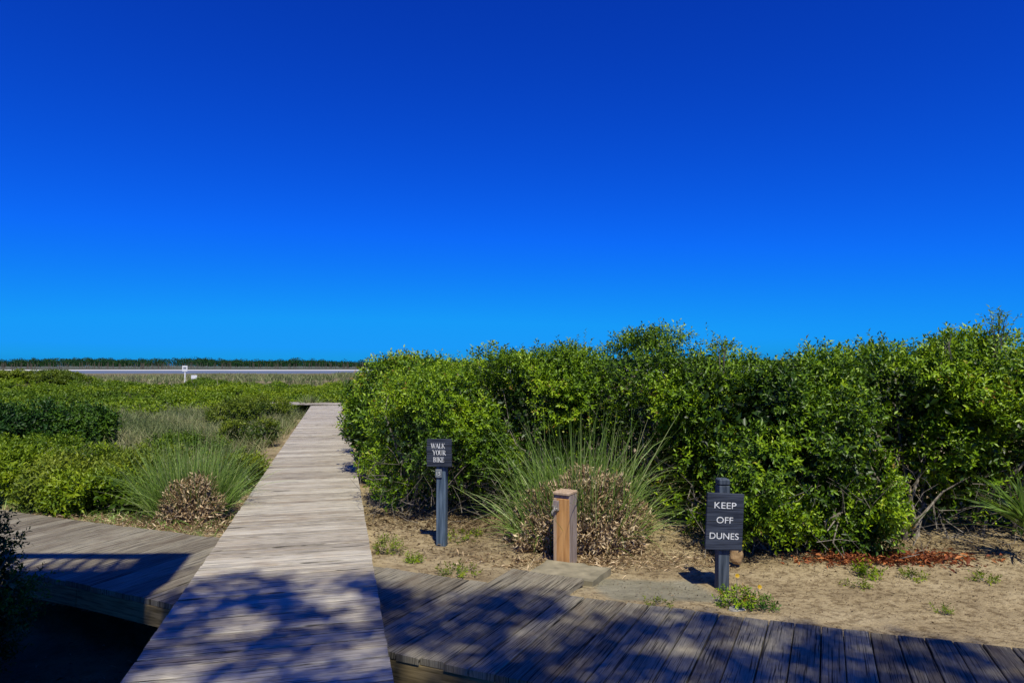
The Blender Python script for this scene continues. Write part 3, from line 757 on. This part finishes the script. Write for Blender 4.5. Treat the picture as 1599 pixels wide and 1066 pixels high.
grass_field('low_grass', 'low green grass and weeds behind the deck at left', 1100, 8, (-9, -2.2), (6.6, 11.5), (.08, .25), (.004, .009), M['grass_green'],
            lambda x_, y_: (x_ < main_edge(y_, -1) - .12) & (y_ > np.interp(x_, FAR[:, 0], FAR[:, 1]) + .08), tilt=.6)

# ------------------------------------------------------------------ far wood
n_t = 2200
tx = rng.uniform(-780, 700, n_t); ty = rng.uniform(680, 800, n_t) + .04 * tx
th_ = rng.uniform(7.6, 9.8, n_t) + 1.3 * np.sin(tx * .012) + 1.0 * np.sin(tx * .05) + np.where(rng.random(n_t) < .08, 2.5, 0)
per = 110
idx = np.repeat(np.arange(n_t), per); nd = rdir(len(idx))
cr = th_[idx] * .36
P = np.stack([tx[idx] + nd[:, 0] * cr * 1.1, ty[idx] + nd[:, 1] * cr, -1.8 + th_[idx] * .60 + nd[:, 2] * cr * .9], -1)
L = rng.uniform(.6, 1.3, len(idx))
arr = leaf_arrays(P, rdir(len(idx)), nrm(nd + rdir(len(idx)) * .5), L, L * .8)
tag(link('distant_wood', leaf_mesh('distant_wood', [(arr, rng.random(len(idx)))]), M['wood_far']), 'dark low wood along the far shore', 'wood', kind='stuff')
mb = Mesh()
for k in range(500):
    x_ = random.uniform(-620, 60); y_ = 672 + random.uniform(0, 14) + .04 * x_; h_ = random.uniform(4, 7)
    mb.tube([(x_, y_, -2.3), (x_ + jj(.5), y_, -2 + h_)], [.22, .12], n=4, cap=False)
tag(mb.build('distant_trunks', M['bark']), 'pale trunks at the edge of the far wood', 'trunks', kind='stuff')

# ------------------------------------------------------------------ lettering
def stroke(mb, pts, w, closed=False, th=.004, y0=0):
    """flat letter stroke of given widths in the xz plane, facing -y, with a small thickness"""
    pts = [Vector((p[0], 0, p[1])) for p in pts]
    if not hasattr(w, '__len__'): w = [w] * len(pts)
    for k in range(len(pts) - 1):
        a_, b_ = pts[k], pts[k + 1]; t_ = (b_ - a_).normalized(); s_ = Vector((-t_.z, 0, t_.x))
        a1, a2, b1, b2 = a_ + s_ * w[k] / 2, a_ - s_ * w[k] / 2, b_ + s_ * w[k + 1] / 2, b_ - s_ * w[k + 1] / 2
        off = Vector((0, y0 - th - .00005 * (len(mb.F) % 7), 0))
        mb.quad([a1 + off, b1 + off, b2 + off, a2 + off])
SER = {
 'W': (1.15, [([(.02, 1), (.32, 0)], .15), ([(.32, 0), (.57, .95)], .07), ([(.50, 1), (.80, 0)], .15), ([(.80, 0), (1.08, 1)], .07), ([(-.06, .97), (.2, .97)], .06), ([(.42, .97), (.66, .97)], .06), ([(.96, .97), (1.18, .97)], .06)]),
 'A': (.86, [([(.08, 0), (.42, 1)], .07), ([(.40, 1), (.76, 0)], .16), ([(.2, .34), (.62, .34)], .07), ([(-.04, .03), (.2, .03)], .06), ([(.6, .03), (.9, .03)], .06)]),
 'L': (.68, [([(.16, 0), (.16, 1)], .16), ([(.0, .97), (.34, .97)], .06), ([(.0, .03), (.6, .03)], .07), ([(.6, 0), (.62, .28)], .07)]),
 'K': (.84, [([(.16, 0), (.16, 1)], .16), ([(.0, .97), (.34, .97)], .06), ([(.0, .03), (.34, .03)], .06), ([(.22, .42), (.68, .97)], .07), ([(.34, .56), (.74, .03)], .16), ([(.54, .97), (.82, .97)], .06), ([(.60, .03), (.9, .03)], .06)]),
 'Y': (.84, [([(.06, 1), (.42, .45)], .15), ([(.42, .48), (.76, 1)], .07), ([(.42, 0), (.42, .5)], .16), ([(-.06, .97), (.22, .97)], .06), ([(.64, .97), (.88, .97)], .06), ([(.26, .03), (.58, .03)], .06)]),
 'O': (.84, [([(.42 + .32 * math.sin(t_), .5 + .46 * math.cos(t_)) for t_ in [i_ * math.pi / 8 for i_ in range(17)]], [.07 + .10 * abs(math.sin(i_ * math.pi / 8)) for i_ in range(17)])]),
 'U': (.84, [([(.16, 1), (.16, .3), (.24, .1), (.42, .03), (.58, .1), (.66, .3), (.66, 1)], [.16, .16, .12, .08, .07, .07, .07]), ([(.0, .97), (.32, .97)], .06), ([(.54, .97), (.8, .97)], .06)]),
 'R': (.84, [([(.16, 0), (.16, 1)], .16), ([(.0, .97), (.42, .97), (.60, .88), (.66, .74), (.60, .58), (.42, .5), (.2, .5)], [.07, .07, .12, .16, .12, .07, .07]), ([(.0, .03), (.34, .03)], .06), ([(.36, .5), (.74, .03)], .15), ([(.62, .03), (.88, .03)], .06)]),
 'B': (.80, [([(.16, 0), (.16, 1)], .16), ([(.0, .97), (.4, .97), (.56, .88), (.6, .76), (.56, .62), (.4, .53), (.2, .53)], [.07, .07, .12, .16, .12, .07, .07]), ([(.4, .53), (.60, .42), (.66, .27), (.60, .12), (.4, .03), (.0, .03)], [.07, .12, .16, .12, .07, .07])]),
 'I': (.42, [([(.2, 0), (.2, 1)], .16), ([(.02, .97), (.38, .97)], .06), ([(.02, .03), (.38, .03)], .06)]),
 'E': (.74, [([(.16, 0), (.16, 1)], .16), ([(.0, .97), (.6, .97)], .07), ([(.6, 1), (.62, .74)], .06), ([(.2, .52), (.5, .52)], .07), ([(.5, .62), (.5, .42)], .05), ([(.0, .03), (.62, .03)], .07), ([(.62, 0), (.66, .28)], .06)]),
}
def serif_word(word, cx, z, h_, sq, y0, mat, parent):
    mb = Mesh(); adv = sum(SER[c_][0] for c_ in word) * h_ * sq; x_ = cx - adv / 2
    for c_ in word:
        for pts, w in SER[c_][1]:
            w2 = [q_ * h_ * .85 for q_ in w] if hasattr(w, '__len__') else w * h_ * .85
            stroke(mb, [(x_ + a_ * h_ * sq, z + b_ * h_) for a_, b_ in pts], w2, y0=y0, th=.001)
        x_ += SER[c_][0] * h_ * sq
    return mb.build('lettering', mat, parent)
def sans_word(word, cx, z, h_, y0, mat, parent, width=None):
    cu = bpy.data.curves.new('text', 'FONT'); cu.body = word; cu.align_x = 'CENTER'; cu.size = h_ / .70; cu.extrude = .0012; cu.offset = -.0002
    t_ = bpy.data.objects.new('text', cu); COL.objects.link(t_)
    bpy.context.view_layer.update()
    me = bpy.data.meshes.new_from_object(t_.evaluated_get(bpy.context.evaluated_depsgraph_get()))
    bpy.data.objects.remove(t_)
    xs_ = [v_.co.x for v_ in me.vertices]; w0 = max(xs_) - min(xs_); sx = (width / w0) if width else 1; mxx = (max(xs_) + min(xs_)) / 2
    for v_ in me.vertices:
        x_, y_, z_ = v_.co; v_.co = (cx + (x_ - mxx) * sx, y0 - .0015 - z_, z + y_)
    me.name = 'lettering'
    return link('lettering', me, mat, parent)

# ------------------------------------------------------------------ walk your bike sign
p = at(690, 851, z=-.14); k_ = p.y / F_PX
s1 = empty('sign_post', (p.x, p.y, gz(p.x, p.y)), rz=R(-9)); tag(s1, 'small dark sign reading WALK YOUR BIKE on a blue grey post', 'sign')
mb = Mesh(); mb.box((0, 0, .41), (.092, .092, .92)); mb.build('post', M['sign_post'], s1)
mb = Mesh(); bw_, bh_, zb_ = .246, .268, .765
for k in range(4):
    mb.box((-.012 + jj(.0015), -.062, zb_ + (k + .5) * bh_ / 4 + jj(.0006)), (bw_, .026, bh_ / 4 - .003), a=random.random(), ch=.003)
mb.build('sign_board', M['sign_board'], s1)
mb = Mesh(); mb.box((-.012, -.044, zb_ + .5 * bh_), (bw_ - .02, .008, bh_ - .02)); mb.build('backing', M['sign_board'], s1)
for w_, z_, cx_ in (('WALK', .178, -.022), ('YOUR', .113, -.010), ('BIKE', .046, -.014)):
    serif_word(w_, cx_, zb_ + z_, .047, .83, -.0755, M['white_paint'], s1)
mb = Mesh(); mb.box((-.020, -.053, .70), (.064, .014, .080)); npl = mb.build('number_plate', M['number_plate'], s1)
sans_word('15', -.020, .683, .034, -.0605, M['white_paint'], npl)

# ------------------------------------------------------------------ keep off dunes sign
p = at(1133, 918, z=-.13); p.x -= .03
s2 = empty('sign_post', (p.x, p.y, gz(p.x, p.y)), rz=R(4), ry=R(1.2)); tag(s2, 'larger dark sign reading KEEP OFF DUNES on a short post', 'sign')
mb = Mesh(); mb.box((0, 0, .37), (.086, .086, .86), ch=.004); mb.box((0, 0, .828), (.089, .089, .05), ch=.012); mb.build('post', M['sign_post_dark'], s2)
bw_, bh_ = .29, .435; zb_ = .315
rb = Euler((0, R(2.0), 0))
bd = empty('dummy'); bpy.data.objects.remove(bd)
mb = Mesh()
for k in range(4):
    c_ = Vector((0, 0, (k + .5) * bh_ / 4 - bh_ / 2 + jj(.0006))); c_.rotate(rb)
    mb.box((-.008 + c_.x, -.060, zb_ + bh_ / 2 + c_.z), (bw_, .026, bh_ / 4 - .003), rot=rb, a=random.random(), ch=.003)
mb.build('sign_board', M['sign_board'], s2)
mb = Mesh(); mb.box((-.008, -.0455, zb_ + bh_ / 2), (bw_ - .02, .004, bh_ - .02), rot=rb); mb.build('backing', M['sign_board'], s2)
for w_, z_, wd_ in (('KEEP', .325, .172), ('OFF', .213, .13), ('DUNES', .092, .228)):
    o = sans_word(w_, -.010, zb_ + z_ - .006, .048, -.0725, M['white_paint'], s2, width=wd_)
    for v_ in o.data.vertices:
        c_ = Vector((v_.co.x + .008, 0, v_.co.z - zb_ - bh_ / 2)); c_.rotate(rb); v_.co.x = c_.x - .008; v_.co.z = c_.z + zb_ + bh_ / 2

# ------------------------------------------------------------------ tap post
p = at(884, 876, z=-.09)
tp = empty('tap_post', (p.x, p.y + .05, -.10), rz=R(-30)); tag(tp, 'short square wooden tap post with orange front and flat cap', 'tap post')
mb = Mesh(); mb.box((.0, 0, .28), (.15, .15, .60), ch=.004); mb.build('post', M['post_grey'], tp)
mb = Mesh(); mb.box((.014, -.0815, .265), (.120, .012, .57), ch=.003); mb.build('front_panel', M['post_orange'], tp)
mb = Mesh(); mb.box((-.0605, -.082, .265), (.028, .013, .57), ch=.003); mb.build('edge_strip', M['post_strip'], tp)
mb = Mesh(); mb.box((-.047, -.090, .490), (.060, .012, .085), ch=.003); mb.build('tap_plate', M['post_grey'], tp)
mb = Mesh(); mb.box((.0, -.008, .594), (.157, .176, .026), ch=.006); mb.build('cap', M['post_strip'], tp)
mb = Mesh()
mb.tube([(-.045, -.095, .455), (-.045, -.150, .455), (-.045, -.168, .445), (-.045, -.172, .420)], [.010, .010, .010, .013], n=10)
mb.tube([(-.045, -.125, .455), (-.045, -.125, .485)], .006, n=8)
mb.tube([(-.068, -.125, .490), (-.022, -.125, .490)], [.006, .006], n=8)
mb.lathe((-.045, -.098, .455), [(.0, -.004), (.02, -.004), (.02, .004), (.0, .004)], n=12, m=Euler((math.pi / 2, 0, 0)).to_matrix())
mb.build('tap', M['metal'], tp, smooth=True)

# ------------------------------------------------------------------ far white sign and box
p = at(289, 590, Y=60)
ws = empty('white_sign', (p.x, p.y, gz(p.x, p.y))); tag(ws, 'small white sign on a white post far out beyond the shrubs', 'sign')
hz_ = at(289, 572, Y=60).z - gz(p.x, p.y)
mb = Mesh(); mb.box((0, 0, hz_ / 2 - .1), (.10, .10, hz_)); mb.build('post', M['white_paint'], ws)
mb = Mesh(); mb.box((0, -.07, hz_ - .18), (.46, .03, .50)); mb.build('sign_board', M['white_paint'], ws)
mb = Mesh(); mb.box((0, -.089, hz_ - .14), (.26, .006, .16)); mb.build('printed_panel', M['number_plate'], ws)
p = at(303, 590, Y=56); pz = at(303, 585.5, Y=56).z
wb = empty('white_box', (p.x, p.y, gz(p.x, p.y))); tag(wb, 'low white board on two stakes beside the far white sign', 'sign')
hh = pz - gz(p.x, p.y)
mb = Mesh(); mb.box((0, 0, hh - .15), (.48, .03, .30)); mb.build('sign_board', M['white_paint'], wb)
for sx in (-.18, .18):
    mb = Mesh(); mb.box((sx, .035, hh / 2 - .03), (.05, .035, hh)); mb.build('stake', M['white_paint'], wb)

# ------------------------------------------------------------------ small plants on the sand
def weed(name, label, u, v_, n_, r_, h_, leaf, mat, cat='weed', z=-.13, flowers=(), group='small plants on the sand'):
    q = at(u, v_, z=z); zb = gz(q.x, q.y); root = empty(name, (q.x, q.y, zb)); tag(root, label, cat, group)
    a_ = rng.uniform(0, 6.28, n_); rr = np.sqrt(rng.random(n_)) * r_
    P = np.stack([np.cos(a_) * rr, np.sin(a_) * rr, rng.uniform(0, 1, n_) * h_ * (1 - .6 * rr / r_)], -1)
    link('foliage', leaf_mesh('foliage', sprigs(P, nrm(P * np.array([1, 1, .6]) + 1e-3), 7, leaf * 2.2, leaf, up=.7, tone=rng.uniform(.4, .9, n_))), mat, root)
    sm = Mesh()
    for k in range(6):
        b_ = Vector(P[k % n_]); sm.tube([(0, 0, -.01), b_ * .6, b_], [.004, .003, .002], n=4, cap=False)
    for (fx, fy, fz) in flowers: sm.tube([(fx * .3, fy * .3, 0), (fx, fy, fz)], [.003, .002], n=4, cap=False)
    sm.build('stem', M['twig'], root)
    for (fx, fy, fz) in flowers:
        n2 = 12; an = np.arange(n2) / n2 * 6.283
        D = nrm(np.stack([np.cos(an), -.55 + .4 * np.sin(an), np.sin(an) * .9], -1)); C_ = np.tile([fx, fy, fz], (n2, 1))
        link('flower', leaf_mesh('flower', [(leaf_arrays(C_, D, np.tile([0, -.8, .5], (n2, 1)), np.full(n2, .019), np.full(n2, .010)), rng.random(n2))]), M['petal'], root)
    return root
weed('weed', 'loose green weed between the long boardwalk and the hedge', 607, 862, 75, .13, .17, .026, M['leaf_olive'])
weed('weed', 'tiny bright green plant in front of the loose weed by the walk', 646, 880, 60, .06, .07, .020, M['leaf_bright'])
weed('weed', 'flat grey green weed at the edge of the crossing boardwalk', 715, 896, 40, .14, .03, .028, M['leaf_olive'], z=-.1)
weed('flowering_plant', 'green plant with yellow flowers at the foot of the keep off dunes sign', 1150, 949, 90, .11, .14, .028, M['leaf_hedge'], cat='flowering plant', z=-.1, flowers=((.0, -.02, .22), (.17, .02, .13)))
weed('flowering_plant', 'low dark green plant beside the yellow flowers, on its right', 1187, 953, 50, .09, .08, .026, M['leaf_dark'], z=-.1, cat='plant')
weed('weed', 'small yellow green plant at the foot of the hedge, left of the red litter', 1357, 898, 40, .07, .10, .034, M['leaf_bright'])
weed('weed', 'little weed on the sand between the keep off dunes sign and the red litter', 1338, 914, 22, .08, .02, .024, M['leaf_olive'])
weed('weed', 'small weed right below the red litter', 1425, 902, 26, .08, .05, .026, M['leaf_olive'])
weed('weed', 'small weed on the sand near the right edge', 1535, 905, 26, .09, .05, .026, M['leaf_olive'])
weed('weed', 'tiny weed on the open sand right of the flowers', 1472, 955, 16, .05, .03, .022, M['leaf_olive'])
weed('weed', 'creeping weed along the foot of the hedge behind the walk your bike sign', 720, 838, 60, .20, .04, .028, M['leaf_olive'])
weed('weed', 'creeping weed on the bare sand left of the deck end', 1030, 945, 24, .10, .015, .020, M['leaf_olive'], z=-.09)

# stones
def stone(name, label, c, r_, mat, cat='stone'):
    import bmesh
    bm = bmesh.new(); bmesh.ops.create_icosphere(bm, subdivisions=3, radius=1)
    for v_ in bm.verts:
        k = 1 + .10 * math.sin(v_.co.x * 4 + c[0] * 9) * math.cos(v_.co.y * 3.3) + .06 * math.sin(v_.co.z * 7 + v_.co.x * 3)
        v_.co = Vector((v_.co.x * r_[0], v_.co.y * r_[1], v_.co.z * r_[2])) * k
    me = bpy.data.meshes.new(name); bm.to_mesh(me); bm.free()
    o = link(name, me, mat); o.location = c; o.rotation_euler = (0, 0, .4); return tag(o, label, cat)
p = at(1150, 953, z=-.09); stone('stone', 'flat pale stone among the yellow flowers', (p.x, p.y, -.085), (.075, .045, .03), M['stone'])
p = at(1156, 868, z=-.02); stone('stone', 'rounded tan stone behind the keep off dunes sign', (p.x, p.y + .1, -.03), (.06, .05, .095), M['tan_stone'])

# spiky palmetto plants
def spiky(name, label, base, n_, Ln, seed_dir, cat='palmetto', wd=.018, mat=None):
    root = empty(name, base); tag(root, label, cat)
    ti = rng.uniform(.15, 1.35, n_); az = rng.uniform(0, 6.28, n_)
    D = nrm(np.stack([np.cos(az) * np.sin(ti), np.sin(az) * np.sin(ti), np.cos(ti)], -1) + np.array(seed_dir))
    ro = rng.normal(size=(n_, 3)) * .03 + D * .03
    blades('leaf_blades', ro, D, rng.uniform(Ln * .6, Ln, n_), np.full(n_, wd), rng.uniform(0, .3, n_), rng.uniform(.1, .7, n_), mat or M['grass_green'], root)
    mb = Mesh(); mb.lathe((0, 0, -.05), [(.0, 0), (.03, 0), (.035, .06), (.02, .11), (0, .12)], n=8); mb.build('stalk', M['bark'], root)
    return root
p = at(1600, 872, z=-.1); spiky('palmetto', 'spiky palmetto at the right edge in front of the hedge', (p.x + .12, p.y + .1, .18), 110, .62, (-.25, -.2, .1))
p = at(1412, 868, z=-.1); spiky('yucca', 'thin spiky plant with upright leaves standing at the red litter', (p.x, p.y, .10), 26, .42, (0, 0, .8), cat='yucca', wd=.013)
p = at(487, 628, Y=29.5); spiky('palmetto', 'grey spiky clump at the far end of the long boardwalk', (p.x, 29.2, gz(p.x, 29.2) + .15), 160, 1.0, (0, 0, .25), wd=.045, mat=M['grass_dune'])

# ------------------------------------------------------------------ litter
def litter(name, label, cx, cy, sx, sy, n_, L, mat, cat='leaf litter', mound=.02, mask=None, asp=.4):
    x_ = cx + rng.normal(size=n_) * sx; y_ = cy + rng.normal(size=n_) * sy
    if mask is not None: k = mask(x_, y_); x_, y_ = x_[k], y_[k]
    n_ = len(x_)
    P = np.stack([x_, y_, ground_z(x_, y_) + .004 + rng.random(n_) * mound], -1)
    D = nrm(rdir(n_) * np.array([1, 1, .35])); Ll = rng.uniform(*L, n_)
    Nn = nrm(np.array([0, 0, 1.]) + rdir(n_) * .6)
    return tag(link(name, leaf_mesh(name, [(leaf_arrays(P, D, Nn, Ll, Ll * rng.uniform(.15, 1, n_) * asp, fold=.3), rng.random(n_))]), mat), label, cat, kind='stuff')
offd = lambda x_, y_: y_ > np.interp(x_, FAR[:, 0], FAR[:, 1]) + .03
p = at(1395, 876, z=-.1); litter('red_leaf_litter', 'rust red fallen needles and leaves at the foot of the hedge', p.x + .05, p.y + .16, .34, .10, 2200, (.03, .09), M['litter_red'], mound=.04, mask=offd)
litter('hedge_leaf_litter', 'brown leaf litter along the foot of the hedge', 2.6, 6.45, 2.2, .3, 6000, (.015, .05), M['litter_brown'], mask=lambda x_, y_: offd(x_, y_) & (x_ > main_edge(y_, 1)) & (y_ > 5.7))
litter('twig_litter', 'dry twigs and bits on the sand under the left hedge', -.5, 7.62, 1.0, .36, 5000, (.02, .08), M['litter_brown'], mask=lambda x_, y_: offd(x_, y_) & (x_ > main_edge(y_, 1) + .02) & (y_ > 5.7), asp=.25)
litter('sand_debris', 'scattered bits over the open sand', 2.6, 5.3, 2.0, .6, 4500, (.006, .024), M['litter_brown'], mound=.002, mask=lambda x_, y_: offd(x_, y_) & (x_ > main_edge(y_, 1) + .02), asp=.5)
litter('thatch_litter', 'pale straw fallen round the big grass clump', .7, 6.1, .55, .16, 1800, (.03, .10), M['thatch'], mask=lambda x_, y_: offd(x_, y_), asp=.15)
litter('deck_edge_litter', 'dry straw along the back edge of the left deck', -4.0, 7.35, 1.3, .25, 4000, (.03, .10), M['thatch'], mask=lambda x_, y_: (x_ < main_edge(y_, -1) - .03) & offd(x_, y_), asp=.18, mound=.05)
litter('walk_edge_litter', 'dry straw along the left edge of the long boardwalk', -3.6, 8.2, .5, 1.2, 5000, (.02, .09), M['thatch'], mask=lambda x_, y_: (x_ < main_edge(y_, -1) - .03) & offd(x_, y_), asp=.2)
litter('shade_litter', 'leaf litter on the shaded ground in front of the deck', -1.6, 3.9, 1.6, .7, 2600, (.02, .06), M['litter_brown'], mask=lambda x_, y_: (y_ < np.interp(x_, NEAR[:, 0], NEAR[:, 1]) + .1) & ((x_ < main_edge(y_, -1)) | (x_ > main_edge(y_, 1))))

# ------------------------------------------------------------------ behind the viewer: the oak and the lookout that shade the foreground
def shade_at(x_, y_, z0, H):       # where a caster at height H must stand to shade (x_, y_, z0)
    k = (H - z0) / SUNV.z; return Vector((x_ + SUNV.x * k, y_ + SUNV.y * k, H))
root = empty('oak_tree', (3.2, -7.5, -.3)); tag(root, 'spreading oak behind the viewer shading the boards', 'tree')
Hc = 8.5
edge_pts = [(-9, 6.6), (-4.2, 5.7), (-2.2, 5.42), (-1.0, 5.2), (.4, 4.98), (1.4, 4.62), (3.0, 4.05), (7, 2.6)]
ex = np.array([e_[0] for e_ in edge_pts]); ey = np.array([e_[1] for e_ in edge_pts])
n_c = 21000
cx_ = rng.uniform(-6, 10, n_c); cy_ = rng.uniform(-11, 4.0, n_c); hz2 = rng.uniform(9.6, 11.4, n_c)
# keep clumps whose shade falls this side of the shade line
kx = cx_ - SUNV.x / SUNV.z * hz2; ky = cy_ - SUNV.y / SUNV.z * hz2
lim = np.interp(kx, ex, ey) - .08 - .22 * pn(kx, ky, 3.1)
k = (ky < lim) & (pn(kx, ky, 3.6, 4) + .8 * pn(kx, ky, 10., 1) > np.where(kx > 1.0, -.62, -.26))
cx_, cy_, hz2 = cx_[k], cy_[k], hz2[k]
per = 16
idx = np.repeat(np.arange(len(cx_)), per)
Pc = np.stack([cx_, cy_, hz2], -1)[idx] + rng.normal(size=(len(idx), 3)) * .09
L = rng.uniform(.08, .14, len(idx))
arr = leaf_arrays(Pc - np.array([3.2, -7.5, -.3]), rdir(len(idx)), rdir(len(idx)), L, L * .5)
link('crown', leaf_mesh('crown', [(arr, rng.uniform(.1, .8, len(idx)))]), M['leaf_dark'], root)
mb = Mesh(); mb.tube([(0, 0, -.1), (.1, .1, 1.5), (-.1, .3, 4.5), (-.2, .6, 8.0)], [.45, .36, .30, .22], n=14)
for k in range(16):
    t_ = Vector((random.uniform(-6, 5), random.uniform(-3, 5.0), random.uniform(10.6, 11.8)))
    q_ = Vector((-.2, .5, random.uniform(5.6, 7.9))); md = q_.lerp(t_, .5) + Vector((jj(.4), jj(.4), .5))
    mb.tube([q_, md, t_], [.13, .08, .03], n=7)
mb.build('trunk', M['bark'], root, smooth=True)

# raised lookout with railing, left behind the viewer
HT = 6.0
c0 = shade_at(-2.80, 6.02, CZ, HT)             # top far right corner of its railing
lk = empty('lookout_deck', (c0.x - 2.5, c0.y - 2.0, -.5)); tag(lk, 'raised wooden lookout deck with railing, left behind the viewer', 'lookout deck')
def lp(x_, y_, z_): return (x_ - lk.location.x, y_ - lk.location.y, z_ + .5)
x1, yy = c0.x, c0.y; x0 = x1 - 5.0
mb = Mesh(); mb.box(lp((x0 + x1) / 2, yy - 2.0, 4.80), (5.0, 4.1, .20)); mb.build('platform', M['beam'], lk)
mb = Mesh(); mb.box(lp((x0 + x1) / 2, yy, 5.89), (5.0, .05, .22)); mb.build('top_rail', M['beam'], lk)
mb = Mesh(); mb.box(lp((x0 + x1) / 2, yy, 5.07), (5.0, .05, .20)); mb.build('bottom_rail', M['beam'], lk)
mb = Mesh(); mb.box(lp(x1 - .21, yy + .03, 5.40), (.42, .04, 1.15)); mb.build('corner_panel', M['beam'], lk)
for k in range(30):
    mb = Mesh(); mb.box(lp(x1 - .56 - .137 * k, yy, 5.47), (.034, .034, .60)); mb.build('baluster', M['beam'], lk)
for (sx, sy) in ((x0 + .1, yy - .2), (x0 + .1, yy - 3.9), (x1 - .1, yy - .2), (x1 - .1, yy - 3.9)):
    mb = Mesh(); mb.box(lp(sx, sy, 2.1), (.15, .15, 5.2)); mb.build('leg', M['beam'], lk)
